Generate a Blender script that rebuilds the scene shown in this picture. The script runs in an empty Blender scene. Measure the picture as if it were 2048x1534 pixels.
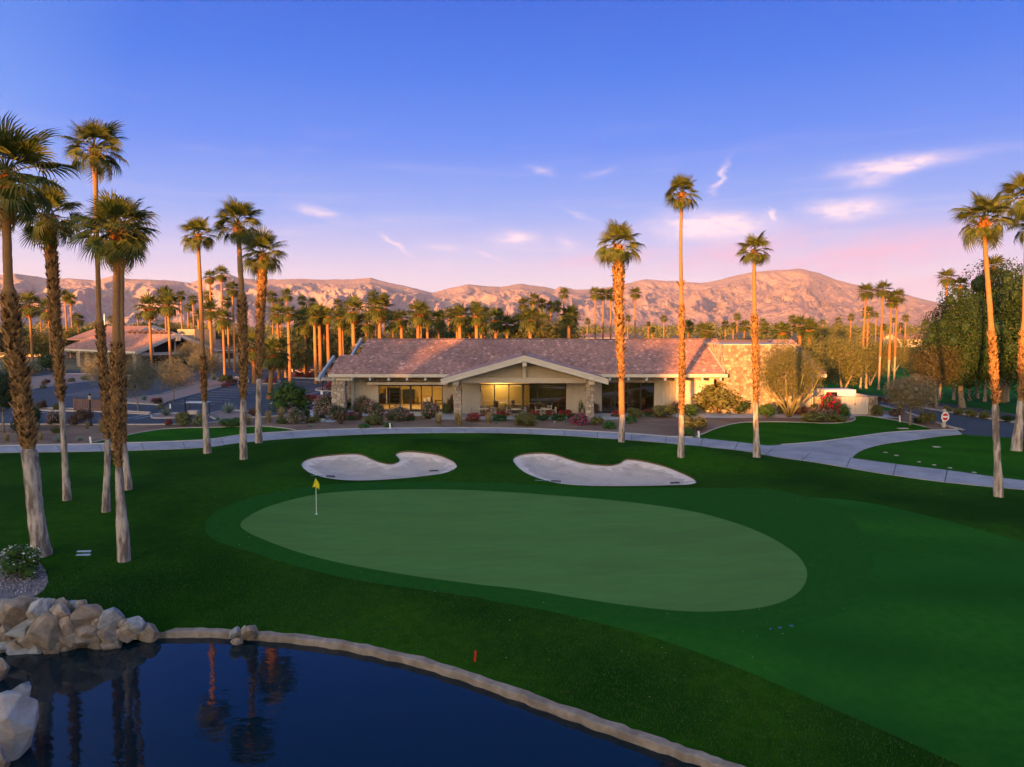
import bpy, bmesh, math, random
import numpy as np
from mathutils import Vector, Matrix, geometry
R = math.radians
rng = np.random.default_rng(7)
random.seed(7)
SC = bpy.context.scene
COL = SC.collection

# ------------------------------------------------------------------ camera
CAM_H, FPX, PITCH = 9.5, 1500.0, math.atan(0.078)
cam_d = bpy.data.cameras.new('camera'); cam = bpy.data.objects.new('camera', cam_d); COL.objects.link(cam)
cam.location = (0, 0, CAM_H); cam.rotation_euler = (math.pi/2 - PITCH, 0, 0)
cam_d.sensor_width = 36; cam_d.lens = 36*FPX/2048; cam_d.clip_start = 0.1; cam_d.clip_end = 40000
SC.camera = cam

# ------------------------------------------------------------------ sun direction
SUN_AZ, SUN_EL = R(27), R(4.0)        # light travels towards +Y and a little +X
SUN_TRAVEL = Vector((math.sin(SUN_AZ)*math.cos(SUN_EL), math.cos(SUN_AZ)*math.cos(SUN_EL), -math.sin(SUN_EL)))

def pix_ray(px, py):
    xc = (px-1024)/FPX; yc = (767-py)/FPX
    return Vector((xc, math.cos(PITCH)+yc*math.sin(PITCH), -math.sin(PITCH)+yc*math.cos(PITCH)))

# ------------------------------------------------------------------ world
W = bpy.data.worlds.new('World'); SC.world = W; W.use_nodes = True
nt = W.node_tree; nt.nodes.clear()
class NX:
    def __init__(s, t): s.t = t
    def n(s, typ, **kw):
        nd = s.t.nodes.new(typ)
        for k, v in kw.items(): setattr(nd, k, v)
        return nd
    def put(s, sock, v):
        if v is None: return
        if hasattr(v, 'is_output'): s.t.links.new(v, sock)
        else: sock.default_value = v
    def m(s, op, a, b=None, c=None, clamp=False):
        nd = s.n('ShaderNodeMath', operation=op); nd.use_clamp = clamp
        s.put(nd.inputs[0], a); s.put(nd.inputs[1], b); s.put(nd.inputs[2], c)
        return nd.outputs[0]
    def noise(s, vec, scale, detail=3, rough=.55, dist=0):
        nd = s.n('ShaderNodeTexNoise'); s.put(nd.inputs['Vector'], vec)
        nd.inputs['Scale'].default_value = scale; nd.inputs['Detail'].default_value = detail
        nd.inputs['Roughness'].default_value = rough; nd.inputs['Distortion'].default_value = dist
        return nd
    def ramp(s, fac, stops, interp='LINEAR'):
        nd = s.n('ShaderNodeValToRGB'); s.put(nd.inputs[0], fac); cr = nd.color_ramp; cr.interpolation = interp
        while len(cr.elements) < len(stops): cr.elements.new(0.5)
        for e, (p, c) in zip(cr.elements, stops):
            e.position = p; e.color = (*c, 1) if len(c) == 3 else c
        return nd.outputs[0]
    def mix(s, fac, a, b, typ='MIX'):
        nd = s.n('ShaderNodeMix', data_type='RGBA', blend_type=typ)
        s.put(nd.inputs[0], fac); s.put(nd.inputs[6], a if hasattr(a, 'is_output') else (*a, 1)); s.put(nd.inputs[7], b if hasattr(b, 'is_output') else (*b, 1))
        return nd.outputs[2]
x = NX(nt)
tc = x.n('ShaderNodeTexCoord'); D = tc.outputs['Generated']
sep = x.n('ShaderNodeSeparateXYZ'); x.put(sep.inputs[0], D)
dx, dy, dz = sep.outputs
el = x.m('ARCSINE', dz); az = x.m('ARCTAN2', dx, dy)
elf = x.m('DIVIDE', el, R(90))
def deg(d): return max(0.0, d/90.0)
sky_col = x.ramp(elf, [(0.0, (.80,.60,.64)), (deg(3.0), (.72,.60,.74)), (deg(5.2), (.52,.52,.80)), (deg(8.2), (.25,.385,.84)),
                       (deg(13), (.09,.245,.82)), (deg(18), (.03,.178,.76)), (deg(23.5), (.012,.122,.66)), (deg(45), (.010,.09,.42)), (1.0, (.022,.07,.28))])
# clouds: wind-torn patches by direction
cmb = x.n('ShaderNodeCombineXYZ'); x.put(cmb.inputs[0], az); x.put(cmb.inputs[1], x.m('MULTIPLY', el, 2.6)); x.put(cmb.inputs[2], 0.0)
P2 = cmb.outputs[0]
nz1 = x.noise(P2, 14, 5, .6); nz2 = x.noise(P2, 33, 4, .6)
s1 = x.n('ShaderNodeSeparateColor'); x.put(s1.inputs[0], nz1.outputs['Color'])
aw = x.m('ADD', az, x.m('MULTIPLY', x.m('SUBTRACT', s1.outputs[0], .5), .06))
ew = x.m('ADD', el, x.m('MULTIPLY', x.m('SUBTRACT', s1.outputs[1], .5), .016))
def blob(px, py, wx, wy, tilt=0, k=1.0):
    d = pix_ray(px, py).normalized(); a0 = math.atan2(d.x, d.y); e0 = math.asin(d.z)
    ct, st = math.cos(tilt), math.sin(tilt)
    ux, uy = FPX/wx, FPX/wy
    u = x.m('MULTIPLY_ADD', aw, ct*ux, x.m('MULTIPLY_ADD', ew, st*ux, -(a0*ct+e0*st)*ux))
    v = x.m('MULTIPLY_ADD', ew, ct*uy, x.m('MULTIPLY_ADD', aw, -st*uy, -(e0*ct-a0*st)*uy))
    r2 = x.m('MULTIPLY_ADD', u, u, x.m('MULTIPLY', v, v))
    return x.m('MULTIPLY', x.m('EXPONENT', x.m('MULTIPLY', r2, -1.6)), k)
def total(lst):
    o = None
    for b in lst:
        v = blob(*b); o = v if o is None else x.m('MAXIMUM', o, v)
    return o
bright = total([(1425,453,125,32,-.02,1.15),(1800,330,115,17,.06,.95),(1745,352,50,20,.2,.75),(1695,418,82,22,0,1.0),(1440,358,40,7,1.0,.8),(1538,432,9,20,0,.8),
    (630,424,50,12,-.2,1.0),(1030,478,50,17,0,.85),(790,487,46,5,-.5,.8),(890,494,40,9,-.1,.45),(970,508,36,5,-.3,.5),(1130,486,30,14,-.2,.5),(1082,342,30,9,-.3,.45),(1195,345,40,8,.3,.25),(1160,432,40,7,-.4,.3)])
mauve = total([(1740,510,230,42,.12,.85),(1480,505,170,34,.15,.7),(1950,560,200,24,.1,.65),(1620,548,200,16,.12,.55),(1860,472,180,18,.18,.5),(1220,516,160,16,.1,.5)])
nzf = x.m('MULTIPLY_ADD', nz2.outputs['Fac'], 2.2, -.25, clamp=True)
bm = x.m('MULTIPLY', x.m('MULTIPLY', bright, nzf), 1.25, clamp=True)
bm = x.m('MULTIPLY', bm, x.m('MULTIPLY_ADD', bm, .40, .56))
mm = x.m('MULTIPLY', x.m('MULTIPLY', mauve, nzf), 1.25, clamp=True)
# thin high wisps everywhere low in the sky
strm = x.n('ShaderNodeMapping'); x.put(strm.inputs[0], P2); strm.inputs['Scale'].default_value = (1.4, 7, 1); strm.inputs['Rotation'].default_value = (0,0,-.12)
wis = x.noise(strm.outputs[0], 3.2, 6, .6, .4).outputs['Fac']
wis = x.m('MULTIPLY', x.m('SUBTRACT', wis, .52, clamp=True), 2.2, clamp=True)
low = x.ramp(elf, [(0, (.9,.9,.9)), (deg(9), (.35,.35,.35)), (deg(16), (0,0,0))])
wis = x.m('MULTIPLY', wis, low)
c = x.mix(wis, sky_col, (.84,.69,.82))
c = x.mix(mm, c, (.74,.46,.66))
c = x.mix(bm, c, (.95,.72,.82))
# warm glow of the low sun, from the physical sky, on the sun's own side
sky = x.n('ShaderNodeTexSky', sky_type='NISHITA'); sky.sun_disc = False; sky.sun_elevation = SUN_EL; sky.sun_rotation = math.pi + SUN_AZ
sky.altitude = 70; sky.air_density = 1.2; sky.dust_density = 1.5; sky.ozone_density = 1.5
skys = x.mix(1.0, sky.outputs[0], (.15,.15,.15), 'MULTIPLY')
dot = x.n('ShaderNodeVectorMath', operation='DOT_PRODUCT'); x.put(dot.inputs[0], D); dot.inputs[1].default_value = (-SUN_TRAVEL.x, -SUN_TRAVEL.y, -SUN_TRAVEL.z)
near = x.m('MULTIPLY', x.m('ADD', dot.outputs['Value'], .55, clamp=True), .75, clamp=True)
c = x.mix(1.0, c, (.205,.205,.205), 'MULTIPLY')
c = x.mix(near, c, skys)
bg = x.n('ShaderNodeBackground'); x.put(bg.inputs[0], c); bg.inputs[1].default_value = 1.0
wo = x.n('ShaderNodeOutputWorld'); nt.links.new(bg.outputs[0], wo.inputs[0])

# ------------------------------------------------------------------ sun lamp, exposure
sl = bpy.data.lights.new('sun', 'SUN'); so = bpy.data.objects.new('sun', sl); COL.objects.link(so)
sl.energy = 2.8; sl.angle = R(0.6); sl.color = (1.0, .39, .085)
so.rotation_euler = SUN_TRAVEL.to_track_quat('-Z', 'Y').to_euler(); so.location = (-40, -80, 60)
SC.view_settings.view_transform = 'Standard'; SC.view_settings.look = 'None'
SC.view_settings.exposure = 2.5; SC.view_settings.gamma = 1.0
SC.render.engine = 'CYCLES'
SC.cycles.max_bounces = 5; SC.cycles.diffuse_bounces = 2; SC.cycles.glossy_bounces = 3; SC.cycles.transmission_bounces = 3; SC.cycles.transparent_max_bounces = 8

# ------------------------------------------------------------------ helpers
def tag(o, label=None, cat=None, group=None, kind=None):
    if label: o['label'] = label
    if cat: o['category'] = cat
    if group: o['group'] = group
    if kind: o['kind'] = kind
    return o
def empty(name, loc=(0,0,0), rz=0, label=None, cat=None, group=None):
    o = bpy.data.objects.new(name, None); COL.objects.link(o); o.location = loc; o.rotation_euler = (0,0,rz)
    o.empty_display_size = .2
    return tag(o, label, cat, group)
def link(name, me, parent=None, loc=None, rot=None, scale=None):
    o = bpy.data.objects.new(name, me); COL.objects.link(o)
    if parent is not None: o.parent = parent
    if loc is not None: o.location = loc
    if rot is not None: o.rotation_euler = rot
    if scale is not None: o.scale = scale
    return o
def fmesh(name, V, faces, mats, tone=None, midx=None, smooth=False):
    """faces: list of arrays (n,k)"""
    V = np.asarray(V, dtype=np.float32)
    me = bpy.data.meshes.new(name)
    faces = [np.asarray(f, dtype=np.int32) for f in faces if len(f)]
    idx = np.concatenate([f.ravel() for f in faces]); tot = np.concatenate([np.full(len(f), f.shape[1], np.int32) for f in faces])
    st = np.concatenate([[0], np.cumsum(tot)[:-1]]).astype(np.int32)
    me.vertices.add(len(V)); me.vertices.foreach_set('co', V.ravel())
    me.loops.add(len(idx)); me.loops.foreach_set('vertex_index', idx)
    me.polygons.add(len(tot)); me.polygons.foreach_set('loop_start', st)
    if midx is not None: me.polygons.foreach_set('material_index', np.asarray(midx, dtype=np.int32))
    me.polygons.foreach_set('use_smooth', np.full(len(tot), smooth))
    me.update(calc_edges=True)
    if tone is not None:
        a = me.attributes.new('tone', 'FLOAT', 'FACE'); a.data.foreach_set('value', np.asarray(tone, dtype=np.float32))
    for m in (mats if isinstance(mats, (list, tuple)) else [mats]): me.materials.append(m)
    return me
class MB:
    """collects boxes, prisms and tubes into one mesh"""
    def __init__(s): s.v = []; s.f = []; s.mi = []
    def add(s, vs, fs, mi=0):
        n = len(s.v); s.v += [tuple(v) for v in vs]; s.f += [tuple(n+i for i in f) for f in fs]; s.mi += [mi]*len(fs); return s
    def box(s, x0, x1, y0, y1, z0, z1, mi=0):
        return s.add([(x0,y0,z0),(x1,y0,z0),(x1,y1,z0),(x0,y1,z0),(x0,y0,z1),(x1,y0,z1),(x1,y1,z1),(x0,y1,z1)],
            [(0,3,2,1),(4,5,6,7),(0,1,5,4),(1,2,6,5),(2,3,7,6),(3,0,4,7)], mi)
    def beam(s, a, b, w, h, mi=0):
        a = Vector(a); b = Vector(b); d = (b-a).normalized(); up = Vector((0,0,1)) if abs(d.z) < .95 else Vector((0,1,0))
        r = d.cross(up).normalized()*w/2; u = r.cross(d).normalized()*h/2
        vs = [a-r-u, a+r-u, a+r+u, a-r+u, b-r-u, b+r-u, b+r+u, b-r+u]
        return s.add(vs, [(0,3,2,1),(4,5,6,7),(0,1,5,4),(1,2,6,5),(2,3,7,6),(3,0,4,7)], mi)
    def prism(s, poly, z0, z1, mi=0):
        n = len(poly); vs = [(p[0],p[1],z0) for p in poly]+[(p[0],p[1],z1) for p in poly]
        return s.add(vs, [tuple(range(n-1,-1,-1)), tuple(range(n,2*n))]+[(i,(i+1)%n,n+(i+1)%n,n+i) for i in range(n)], mi)
    def tube(s, pts, rads, n=8, mi=0, cap=True):
        pts = [Vector(p) for p in pts]; k = len(pts); vs = []
        for i, p in enumerate(pts):
            d = (pts[min(i+1,k-1)]-pts[max(i-1,0)]); d = d.normalized() if d.length > 0 else Vector((0,0,1))
            r = d.cross(Vector((0,1,0)) if abs(d.y) < .9 else Vector((1,0,0))).normalized(); u = r.cross(d)
            for j in range(n):
                a = 2*math.pi*j/n; vs.append(p+(r*math.cos(a)+u*math.sin(a))*rads[i])
        fs = [(i*n+j, i*n+(j+1)%n, (i+1)*n+(j+1)%n, (i+1)*n+j) for i in range(k-1) for j in range(n)]
        if cap: fs += [tuple(range(n-1,-1,-1)), tuple(range((k-1)*n, k*n))]
        return s.add(vs, fs, mi)
    def mesh(s, name, mats, smooth=False, bevel=0):
        me = bpy.data.meshes.new(name); me.from_pydata(s.v, [], s.f)
        for m in (mats if isinstance(mats, (list, tuple)) else [mats]): me.materials.append(m)
        me.polygons.foreach_set('material_index', s.mi)
        bm_ = bmesh.new(); bm_.from_mesh(me)
        bmesh.ops.recalc_face_normals(bm_, faces=bm_.faces[:])
        if bevel: bmesh.ops.bevel(bm_, geom=bm_.edges[:], offset=bevel, segments=1, affect='EDGES', clamp_overlap=True)
        bm_.to_mesh(me); bm_.free()
        if smooth: me.polygons.foreach_set('use_smooth', [True]*len(me.polygons))
        me.update(); return me
    def obj(s, name, mats, parent=None, smooth=False, bevel=0, **kw): return link(name, s.mesh(name, mats, smooth, bevel), parent, **kw)

def mk(name, c1, c2=None, scale=3.0, rough=.8, bump=0.0, bscale=40.0, coord='world', tone=0.0, rnd=0.0, c3=None, s3=.3, k3=.5, detail=4, metal=0, spec=.3, stretch=None, stripe=None):
    ma = bpy.data.materials.new(name); ma.use_nodes = True; t = ma.node_tree; q = NX(t)
    b = t.nodes['Principled BSDF']; b.inputs['Roughness'].default_value = rough; b.inputs['Metallic'].default_value = metal
    b.inputs['Specular IOR Level'].default_value = spec
    if coord == 'world': vec = q.n('ShaderNodeNewGeometry').outputs['Position']
    else: vec = q.n('ShaderNodeTexCoord').outputs['Object']
    if stretch:
        mp = q.n('ShaderNodeMapping'); q.put(mp.inputs[0], vec); mp.inputs['Scale'].default_value = stretch; vec = mp.outputs[0]
    col = None
    if c2 is not None:
        nz = q.noise(vec, scale, detail, .6).outputs['Fac']
        f = q.m('MULTIPLY', q.m('SUBTRACT', nz, .3), 2.5, clamp=True)
        col = q.mix(f, c1, c2)
    if c3 is not None:
        nz3 = q.noise(vec, s3, 3, .55).outputs['Fac']
        f3 = q.m('MULTIPLY', q.m('MULTIPLY', q.m('SUBTRACT', nz3, .42, clamp=True), 5, clamp=True), k3)
        col = q.mix(f3, col if col is not None else c1, c3)
    if stripe:
        ang, wid, amt = stripe; dp = q.n('ShaderNodeVectorMath', operation='DOT_PRODUCT'); q.put(dp.inputs[0], vec); dp.inputs[1].default_value = (math.cos(ang)*6.283/wid, math.sin(ang)*6.283/wid, 0)
        wob = q.noise(vec, .12, 2).outputs['Fac']; sn = q.m('SINE', q.m('ADD', dp.outputs['Value'], q.m('MULTIPLY', wob, 5.0)))
        v = q.m('ADD', 1.0, q.m('MULTIPLY', q.m('MULTIPLY', sn, 3.0, clamp=False), amt/3)); vm = q.n('ShaderNodeCombineColor'); [q.put(vm.inputs[i], v) for i in range(3)]
        col = q.mix(1.0, col if col is not None else c1, vm.outputs[0], 'MULTIPLY')
    if tone:
        at_ = q.n('ShaderNodeAttribute', attribute_name='tone').outputs['Fac']
        v = q.m('ADD', 1-tone*.5, q.m('MULTIPLY', at_, tone))
        vm = q.n('ShaderNodeCombineColor'); [q.put(vm.inputs[i], v) for i in range(3)]
        col = q.mix(1.0, col if col is not None else c1, vm.outputs[0], 'MULTIPLY')
    if rnd:
        oi = q.n('ShaderNodeObjectInfo').outputs['Random']
        v = q.m('ADD', 1-rnd*.5, q.m('MULTIPLY', oi, rnd))
        vm = q.n('ShaderNodeCombineColor'); [q.put(vm.inputs[i], v) for i in range(3)]
        col = q.mix(1.0, col if col is not None else c1, vm.outputs[0], 'MULTIPLY')
    if col is None: b.inputs['Base Color'].default_value = (*c1, 1)
    else: q.put(b.inputs['Base Color'], col)
    if bump:
        nb = q.noise(vec, bscale, 4, .6).outputs['Fac']
        bp = q.n('ShaderNodeBump'); bp.inputs['Strength'].default_value = min(1, bump); bp.inputs['Distance'].default_value = .05
        q.put(bp.inputs['Height'], nb); q.put(b.inputs['Normal'], bp.outputs[0])
    return ma
def leafmat(name, c1, c2, trans=.28, rnd=.25, rough=.55):
    ma = bpy.data.materials.new(name); ma.use_nodes = True; t = ma.node_tree; q = NX(t)
    b = t.nodes['Principled BSDF']; b.inputs['Roughness'].default_value = rough; b.inputs['Specular IOR Level'].default_value = .25
    at_ = q.n('ShaderNodeAttribute', attribute_name='tone').outputs['Fac']
    col = q.mix(at_, c1, c2)
    oi = q.n('ShaderNodeObjectInfo').outputs['Random']
    v = q.m('ADD', 1-rnd*.5, q.m('MULTIPLY', oi, rnd)); vm = q.n('ShaderNodeCombineColor'); [q.put(vm.inputs[i], v) for i in range(3)]
    col = q.mix(1.0, col, vm.outputs[0], 'MULTIPLY')
    q.put(b.inputs['Base Color'], col)
    tr = q.n('ShaderNodeBsdfTranslucent'); q.put(tr.inputs[0], col)
    mx = q.n('ShaderNodeMixShader'); mx.inputs[0].default_value = trans
    t.links.new(b.outputs[0], mx.inputs[1]); t.links.new(tr.outputs[0], mx.inputs[2])
    t.links.new(mx.outputs[0], t.nodes['Material Output'].inputs[0])
    return ma

# ------------------------------------------------------------------ pixel -> place helpers
def G(px, py, z=0.0):
    d = pix_ray(px, py); t = (z-CAM_H)/d.z
    return Vector((d.x*t, d.y*t, z))
def at(px, py, Y):
    d = pix_ray(px, py); t = Y/d.y
    return Vector((d.x*t, Y, CAM_H+d.z*t))
def catmull(pts, closed=True, sub=6):
    P = [np.array(p[:2], float) for p in pts]; n = len(P); out = []
    rngn = range(n) if closed else range(n-1)
    for i in rngn:
        if closed: a, b, c_, d = P[i-1], P[i], P[(i+1) % n], P[(i+2) % n]
        else: a, b, c_, d = P[max(i-1,0)], P[i], P[i+1], P[min(i+2,n-1)]
        for k in range(sub):
            t = k/sub
            out.append(.5*((2*b)+(-a+c_)*t+(2*a-5*b+4*c_-d)*t*t+(-a+3*b-3*c_+d)*t**3))
    if not closed: out.append(P[-1])
    return [tuple(o) for o in out]
def ordinal(i):
    w = ['first','second','third','fourth','fifth','sixth','seventh','eighth','ninth','tenth','eleventh','twelfth','thirteenth','fourteenth','fifteenth','sixteenth','seventeenth','eighteenth','nineteenth','twentieth','twenty-first','twenty-second','twenty-third','twenty-fourth','twenty-fifth','twenty-sixth','twenty-seventh','twenty-eighth','twenty-ninth','thirtieth']
    return w[i] if i < len(w) else f'{i+1}th'
# ------------------------------------------------------------------ materials of the ground
M = {}
M['rough'] = mk('rough_grass', (.016,.072,.004), (.034,.112,.006), 2.2, .95, .9, 55, c3=(.010,.048,.004), s3=.12, k3=.85, spec=.02, stripe=(.5,9,.08))
M['fringe'] = mk('mown_fringe_grass', (.017,.104,.010), (.027,.130,.013), 3.0, .95, .5, 70, c3=(.015,.090,.012), s3=.16, k3=.7, spec=.02, stripe=(1.15,5.0,.10))
M['collar'] = mk('collar_grass', (.016,.088,.011), (.022,.108,.013), 3.0, .95, .5, 70, spec=.02)
M['green'] = mk('putting_green_grass', (.090,.202,.048), (.108,.230,.058), 2.2, .95, .25, 90, c3=(.088,.172,.046), s3=.5, k3=.6, spec=.02, stretch=(.35,1.6,1))
M['lawn'] = mk('lawn_grass', (.020,.105,.005), (.034,.138,.008), 2.6, .95, .8, 50, c3=(.016,.082,.005), s3=.2, k3=.6, spec=.02, stripe=(.9,4,.07))
M['farlawn'] = mk('far_fairway_grass', (.024,.14,.022), (.036,.175,.028), .35, .95, .3, 20, c3=(.018,.105,.018), s3=.06, k3=.7, spec=.02, stripe=(.3,14,.14))
M['mulch'] = mk('mulch_gravel', (.14,.080,.055), (.32,.205,.145), 9, .95, 1.0, 30, c3=(.36,.24,.155), s3=.22, k3=.65, spec=.1, detail=8)
M['gravel'] = mk('pink_gravel', (.30,.20,.17), (.40,.29,.25), 6, .95, .6, 30, spec=.1)
M['dirt'] = mk('desert_ground', (.24,.18,.12), (.34,.25,.17), .4, .95, .4, 10, c3=(.10,.13,.05), s3=.05, k3=.8, spec=.1)
M['asphalt'] = mk('asphalt', (.060,.070,.088), (.078,.090,.112), 1.2, .85, .4, 60, c3=(.05,.06,.078), s3=.15, k3=.6, spec=.25)
M['concrete'] = mk('path_concrete', (.36,.345,.35), (.45,.43,.43), 1.6, .85, .25, 50, c3=(.28,.27,.28), s3=.45, k3=.7, spec=.2, rnd=.12)
M['joint'] = mk('path_joint', (.14,.13,.125), (.19,.18,.17), 4, .9)
M['kerb'] = mk('kerb_concrete', (.46,.39,.34), (.56,.49,.43), 2.5, .9, .4, 40, spec=.15)
M['edge'] = mk('pond_edge_concrete', (.34,.26,.20), (.50,.40,.32), 3.5, .9, 1.0, 45, c3=(.22,.17,.13), s3=1.2, k3=.7, spec=.12, detail=8)
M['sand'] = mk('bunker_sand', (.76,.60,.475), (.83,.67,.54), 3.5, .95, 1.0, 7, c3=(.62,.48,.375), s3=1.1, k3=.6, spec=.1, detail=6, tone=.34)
M['lip'] = mk('bunker_lip_turf', (.10,.085,.04), (.17,.12,.07), 6, .95, .6, 40, spec=.1)
M['terrace'] = mk('terrace_concrete', (.46,.45,.46), (.54,.53,.53), 1.0, .85, .2, 40, spec=.2)
M['pebblebed'] = mk('pebble_bed', (.16,.13,.13), (.30,.25,.25), 14, .95, 1.0, 30, detail=6)
M['rockbed'] = mk('rock_bank_soil', (.10,.075,.055), (.17,.125,.09), 6, .95, .8, 20)
M['white'] = mk('white_line_paint', (.62,.64,.66), (.5,.52,.55), 3, .8)

# ------------------------------------------------------------------ pond outline and terrain shape
EDGE, WZ = -1.93, -2.14
def zed(px):  # height of the bank top along the pond: lower in front of the stone wall
    t = min(1, max(0, (px-250)/90)); t = t*t*(3-2*t)
    return WZ*(1-t) + EDGE*t
pond_px = [(-160,1296),(-60,1300),(0,1300),(60,1300),(120,1297),(170,1291),(225,1283),(280,1275),(330,1265),(400,1263),(470,1266),(520,1270),(600,1277),(680,1288),(760,1304),(840,1323),(920,1347),(1000,1375),(1080,1404),(1160,1433),(1240,1461),(1320,1489),(1400,1516),(1480,1545),(1580,1590)]
far_edge = [(G(a, b, zed(a)).x, G(a, b, zed(a)).y) for a, b in pond_px]
far_edge = catmull(far_edge, False, 5)
pond_poly = far_edge + [(14.5,9),(17,-4),(14,-18),(2,-27),(-14,-28),(-26,-20),(-30,-6),(-27,6),(-22,13),(-20.5,18),(-21.2,23)]
FE = np.array(far_edge)
def seg_dist(px_, py_, line):
    line = np.asarray(line); A = line[:-1]; AB = line[1:]-A; L = (AB**2).sum(1)+1e-12
    out = np.empty(px_.shape)
    for i in range(0, len(px_), 4000):
        x_ = px_[i:i+4000,None]; y_ = py_[i:i+4000,None]
        t = np.clip(((x_-A[:,0])*AB[:,0]+(y_-A[:,1])*AB[:,1])/L, 0, 1)
        out[i:i+4000] = np.sqrt(((x_-(A[:,0]+t*AB[:,0]))**2+(y_-(A[:,1]+t*AB[:,1]))**2).min(1))
    return out
PP = np.array(pond_poly+[pond_poly[0]])
MOUNDS = [(-14.5,57,5,2.6,.75),(-6.5,55.5,3.2,2.2,.95),(-1.5,57,4,2.5,.35),(4,57,4.5,2.6,.8),(12,53.5,4.5,2.6,.85),(17,49.5,4,2.5,.45),(-10,49,9,2.2,-.12),(7,47.5,9,2.2,-.12)]
XL = G(250,1275,-2.0).x
def HV(X, Y):
    X = np.asarray(X, float); Y = np.asarray(Y, float)
    z = np.zeros_like(X)
    for mx, my, sx, sy, a in MOUNDS: z = z + a*np.exp(-((X-mx)/sx)**2-((Y-my)/sy)**2)
    near = (Y < 56)
    if near.any():
        d = seg_dist(X[near], Y[near], PP)
        t = 1/(1+np.exp(-np.clip((X[near]-XL)/(.32+.35*d), -30, 30))); drop = .80*(1-t)-EDGE*t; w = 15*(1-t)+24*t
        k = np.clip(1-d/w, 0, 1)**1.35
        z[near] = z[near] - drop*k
    return z
def H(X, Y): return float(HV(np.array([X]), np.array([Y]))[0])
def GH(px, py):
    z = 0.0
    for _ in range(10):
        p = G(px, py, z); z = .5*z + .5*H(p.x, p.y)
    p = G(px, py, z); return Vector((p.x, p.y, H(p.x, p.y)))
def wp(pts, closed=True, sub=6, smooth=True):
    w = [(GH(a, b).x, GH(a, b).y) for a, b in pts]
    return catmull(w, closed, sub) if smooth else w

# ------------------------------------------------------------------ zones
Z = {}
Z['green'] = wp([(481,1050),(495,1034),(540,1012),(620,991),(700,982),(800,979),(900,979),(1000,983),(1100,990),(1200,998),(1300,1009),(1400,1026),(1480,1049),(1540,1074),(1590,1106),(1612,1136),(1612,1162),(1595,1186),(1560,1205),(1500,1218),(1420,1223),(1350,1221),(1250,1210),(1150,1195),(1050,1179),(950,1168),(850,1155),(750,1139),(660,1121),(590,1102),(530,1080),(495,1064)])
Z['collar'] = wp([(410,1060),(430,1025),(500,995),(600,976),(700,966),(850,963),(1000,966),(1100,972),(1250,976),(1400,976),(1550,980),(1680,1020),(1740,1090),(1745,1150),(1720,1200),(1660,1235),(1560,1252),(1420,1256),(1300,1245),(1180,1228),(1060,1208),(940,1193),(820,1176),(700,1158),(600,1134),(510,1106),(440,1085)])
Z['fairway'] = wp([(1560,1000),(1700,1000),(1850,1030),(2048,1085),(2400,1190),(2700,1500),(2400,1800),(2150,1640),(1900,1522),(1700,1432),(1500,1345),(1330,1282),(1200,1246),(1090,1220),(1000,1205),(960,1195),(1010,1192),(1150,1210),(1300,1225),(1480,1225),(1620,1180),(1620,1080)], sub=4)
Z['bunker1'] = wp([(603,931),(612,919),(640,912),(690,907),(722,908),(745,918),(765,925),(784,927),(799,920),(791,908),(806,902),(840,903),(880,910),(905,921),(914,932),(905,940),(880,948),(800,957),(720,961),(660,957),(625,948)])
Z['bunker2'] = wp([(1026,919),(1040,909),(1075,905),(1110,908),(1140,918),(1170,926),(1215,930),(1238,926),(1252,918),(1280,920),(1330,932),(1370,948),(1391,960),(1385,968),(1330,971),(1200,972),(1120,967),(1070,954),(1040,938)])
near_main = [(-500,918),(-200,911),(0,906),(200,903),(400,896),(480,886),(600,876),(760,868),(960,866),(1100,870),(1240,879),(1350,888),(1460,899),(1540,912),(1600,921),(1700,937),(1800,953),(1900,966),(2048,980),(2300,1000),(2700,1030)]
far_main = [(-500,902),(-200,897),(0,893),(200,889),(400,882),(490,871),(620,862),(760,858),(960,857),(1100,860),(1240,867),(1330,874),(1400,877),(1536,892),(1610,903),(1703,917),(1800,930),(1900,942),(2048,962),(2300,982),(2700,1012)]
near_br = [(1703,917),(1720,903),(1760,890),(1830,880),(1880,873),(1925,869)]
far_br = [(1536,892),(1600,888),(1654,883),(1720,874),(1780,866),(1850,862),(1915,860)]
nm = catmull([(GH(a,b).x, GH(a,b).y) for a,b in near_main], False, 6); fm = catmull([(GH(a,b).x, GH(a,b).y) for a,b in far_main], False, 6)
nb_ = catmull([(GH(a,b).x, GH(a,b).y) for a,b in near_br], False, 6); fb_ = catmull([(GH(a,b).x, GH(a,b).y) for a,b in far_br], False, 6)
Z['path'] = nm + fm[::-1]
Z['path_branch'] = nb_ + fb_[::-1]
Z['lawn_left'] = wp([(176,889),(230,876),(300,862),(350,857),(430,855),(520,853),(560,856),(590,861),(560,865),(490,870),(400,881),(260,888)], sub=5)
Z['lawn_right'] = wp([(1396,876),(1412,866),(1440,855),(1480,846),(1530,844),(1600,845),(1660,847),(1700,844),(1712,838),(1708,833),(1730,832),(1760,836),(1800,843),(1860,857),(1840,861),(1780,865),(1720,873),(1654,882),(1600,887),(1536,891),(1460,884)], sub=4)
Z['lawn_wedge'] = wp([(1705,917),(1724,904),(1765,891),(1830,881),(1880,874),(1930,870),(2000,874),(2100,880),(2400,900),(2400,985),(2048,961),(1900,941),(1800,929)], sub=4)
Z['road'] = wp([(1752,803),(1800,808),(1860,819),(1950,834),(2048,849),(2300,890),(2500,930),(2500,985),(2300,930),(2100,882),(2000,874),(1930,869),(1920,861),(1890,852),(1850,838),(1800,822),(1760,811)], sub=4)
Z['cart_lane'] = wp([(1640,782),(1700,786),(1760,791),(1870,804),(1960,817),(2048,831),(2300,870),(2300,884),(2048,840),(1960,826),(1870,811),(1760,796),(1700,791),(1640,786)], sub=4)
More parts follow.
